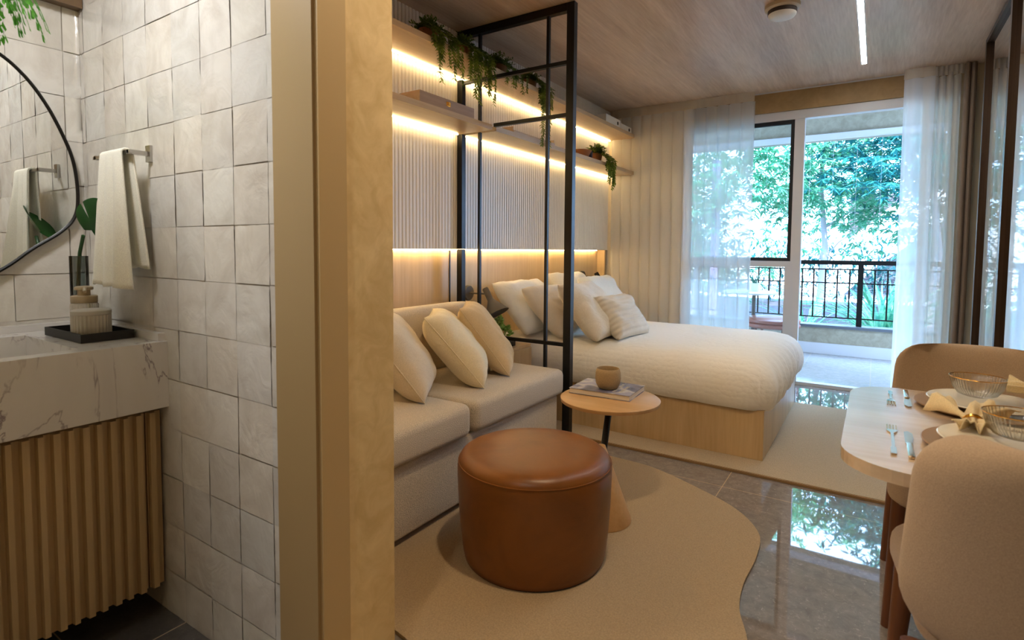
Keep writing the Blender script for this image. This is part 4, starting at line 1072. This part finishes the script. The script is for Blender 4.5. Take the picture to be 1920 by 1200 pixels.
tree('garden_tree', -1.05, 14.2, 5.2, 2.1, 15000, M_tree1, 'light green tree in the centre of the balcony view', 22, zlow=1.6)
tree('garden_tree', .85, 12.6, 5.0, 1.7, 15000, M_tree2, 'darker blue green tree at the right of the balcony view', 23, zlow=2.0, ll=.17)
tree('garden_tree', -5.6, 13.5, 4.6, 2.2, 9000, M_tree1, 'leafy tree seen through the left sheer curtain', 24, zlow=.6)
tree('garden_tree', 2.6, 15.2, 4.6, 2.2, 8000, M_tree2, 'dark tree mostly hidden by the right sheer curtain', 25, zlow=1.2)
def strap(x, y, n, h, lab, seed):
    t = empty('strap_leaf_plant', (x, y, -.3), label=lab, cat='plant', group='strap leaf plants'); rnd = random.Random(seed); vs = []; fs = []
    for k in range(n):
        a = rnd.uniform(0, 2*PI); lean = rnd.uniform(.25, 1.15); Ln = h*rnd.uniform(.7, 1.25); w0 = .028; d = Vector((math.cos(a), math.sin(a), 0)); u = Vector((-d.y, d.x, 0)); c = Vector((rnd.gauss(0, .08), rnd.gauss(0, .08), 0)); i0 = len(vs)
        for s in range(8):
            q = s/7; p = c+d*Ln*lean*q*(.6+.4*q)+Vector((0, 0, Ln*(q-.55*lean*q*q))); w = w0*(1-q**2)+.001; vs.extend([p-u*w, p+Vector((0, 0, -.006)), p+u*w])
        for s in range(7):
            b0 = i0+s*3; fs.extend([(b0, b0+1, b0+4, b0+3), (b0+1, b0+2, b0+5, b0+4)])
    pyobj('leaves', vs, fs, M_strap, t, smooth=False)
for k, (x, y, n, h) in enumerate(((.16, 9.9, 90, 1.55), (1.9, 9.8, 50, 1.2), (-1.0, 10.4, 34, .9))):
    strap(x, y, n, h, ['large strap leafed plant just beyond the railing at the right', 'strap leafed plant outside, behind the right sheer curtain', 'smaller strap leafed plant to the left of the large one beyond the railing'][k], 30+k)
def shrub(x, y, h, n, lab, seed, mat):
    t = empty('garden_shrub', (x, y, -.3), label=lab, cat='shrub', group='garden shrubs'); rnd = random.Random(seed); vs = []; fs = []
    bm = B(); tube(bm, [(0, 0, 0), (0, 0, h*.6)], .02, 6); obj('stem', bm, M_bark, t)
    for k in range(n):
        p0 = Vector((rnd.gauss(0, .42), rnd.gauss(0, .3), abs(rnd.gauss(h*.55, h*.28)))); d = Vector((rnd.gauss(0, 1), rnd.gauss(0, 1), rnd.uniform(-.2, 1))).normalized(); l = rnd.uniform(.16, .30); u = d.cross(Vector((.1, .2, 1))).normalized()*l*.12; i = len(vs)
        vs.extend([p0, p0+d*l*.5+u, p0+d*l, p0+d*l*.5-u]); fs.append((i, i+1, i+2, i+3))
    pyobj('foliage', vs, fs, mat, t, smooth=False)
for k, x in enumerate((-6.6, -5.2, -3.9, -2.6, -1.3, 0.0, 1.4)):
    shrub(x, 17.6+.4*(k % 2), 1.9, 1000, ['low shrub beyond the path, far left behind the sheer curtain', 'low shrub beyond the path, behind the sheer curtain centre', 'low shrub beyond the path, by the mauve post', 'low shrub beyond the path, just left of the mullion', 'low shrub beyond the path, just right of the mullion', 'low shrub beyond the path, below the white ramp', 'low shrub beyond the path, at the right curtain'][k], 50+k, M_tree2)
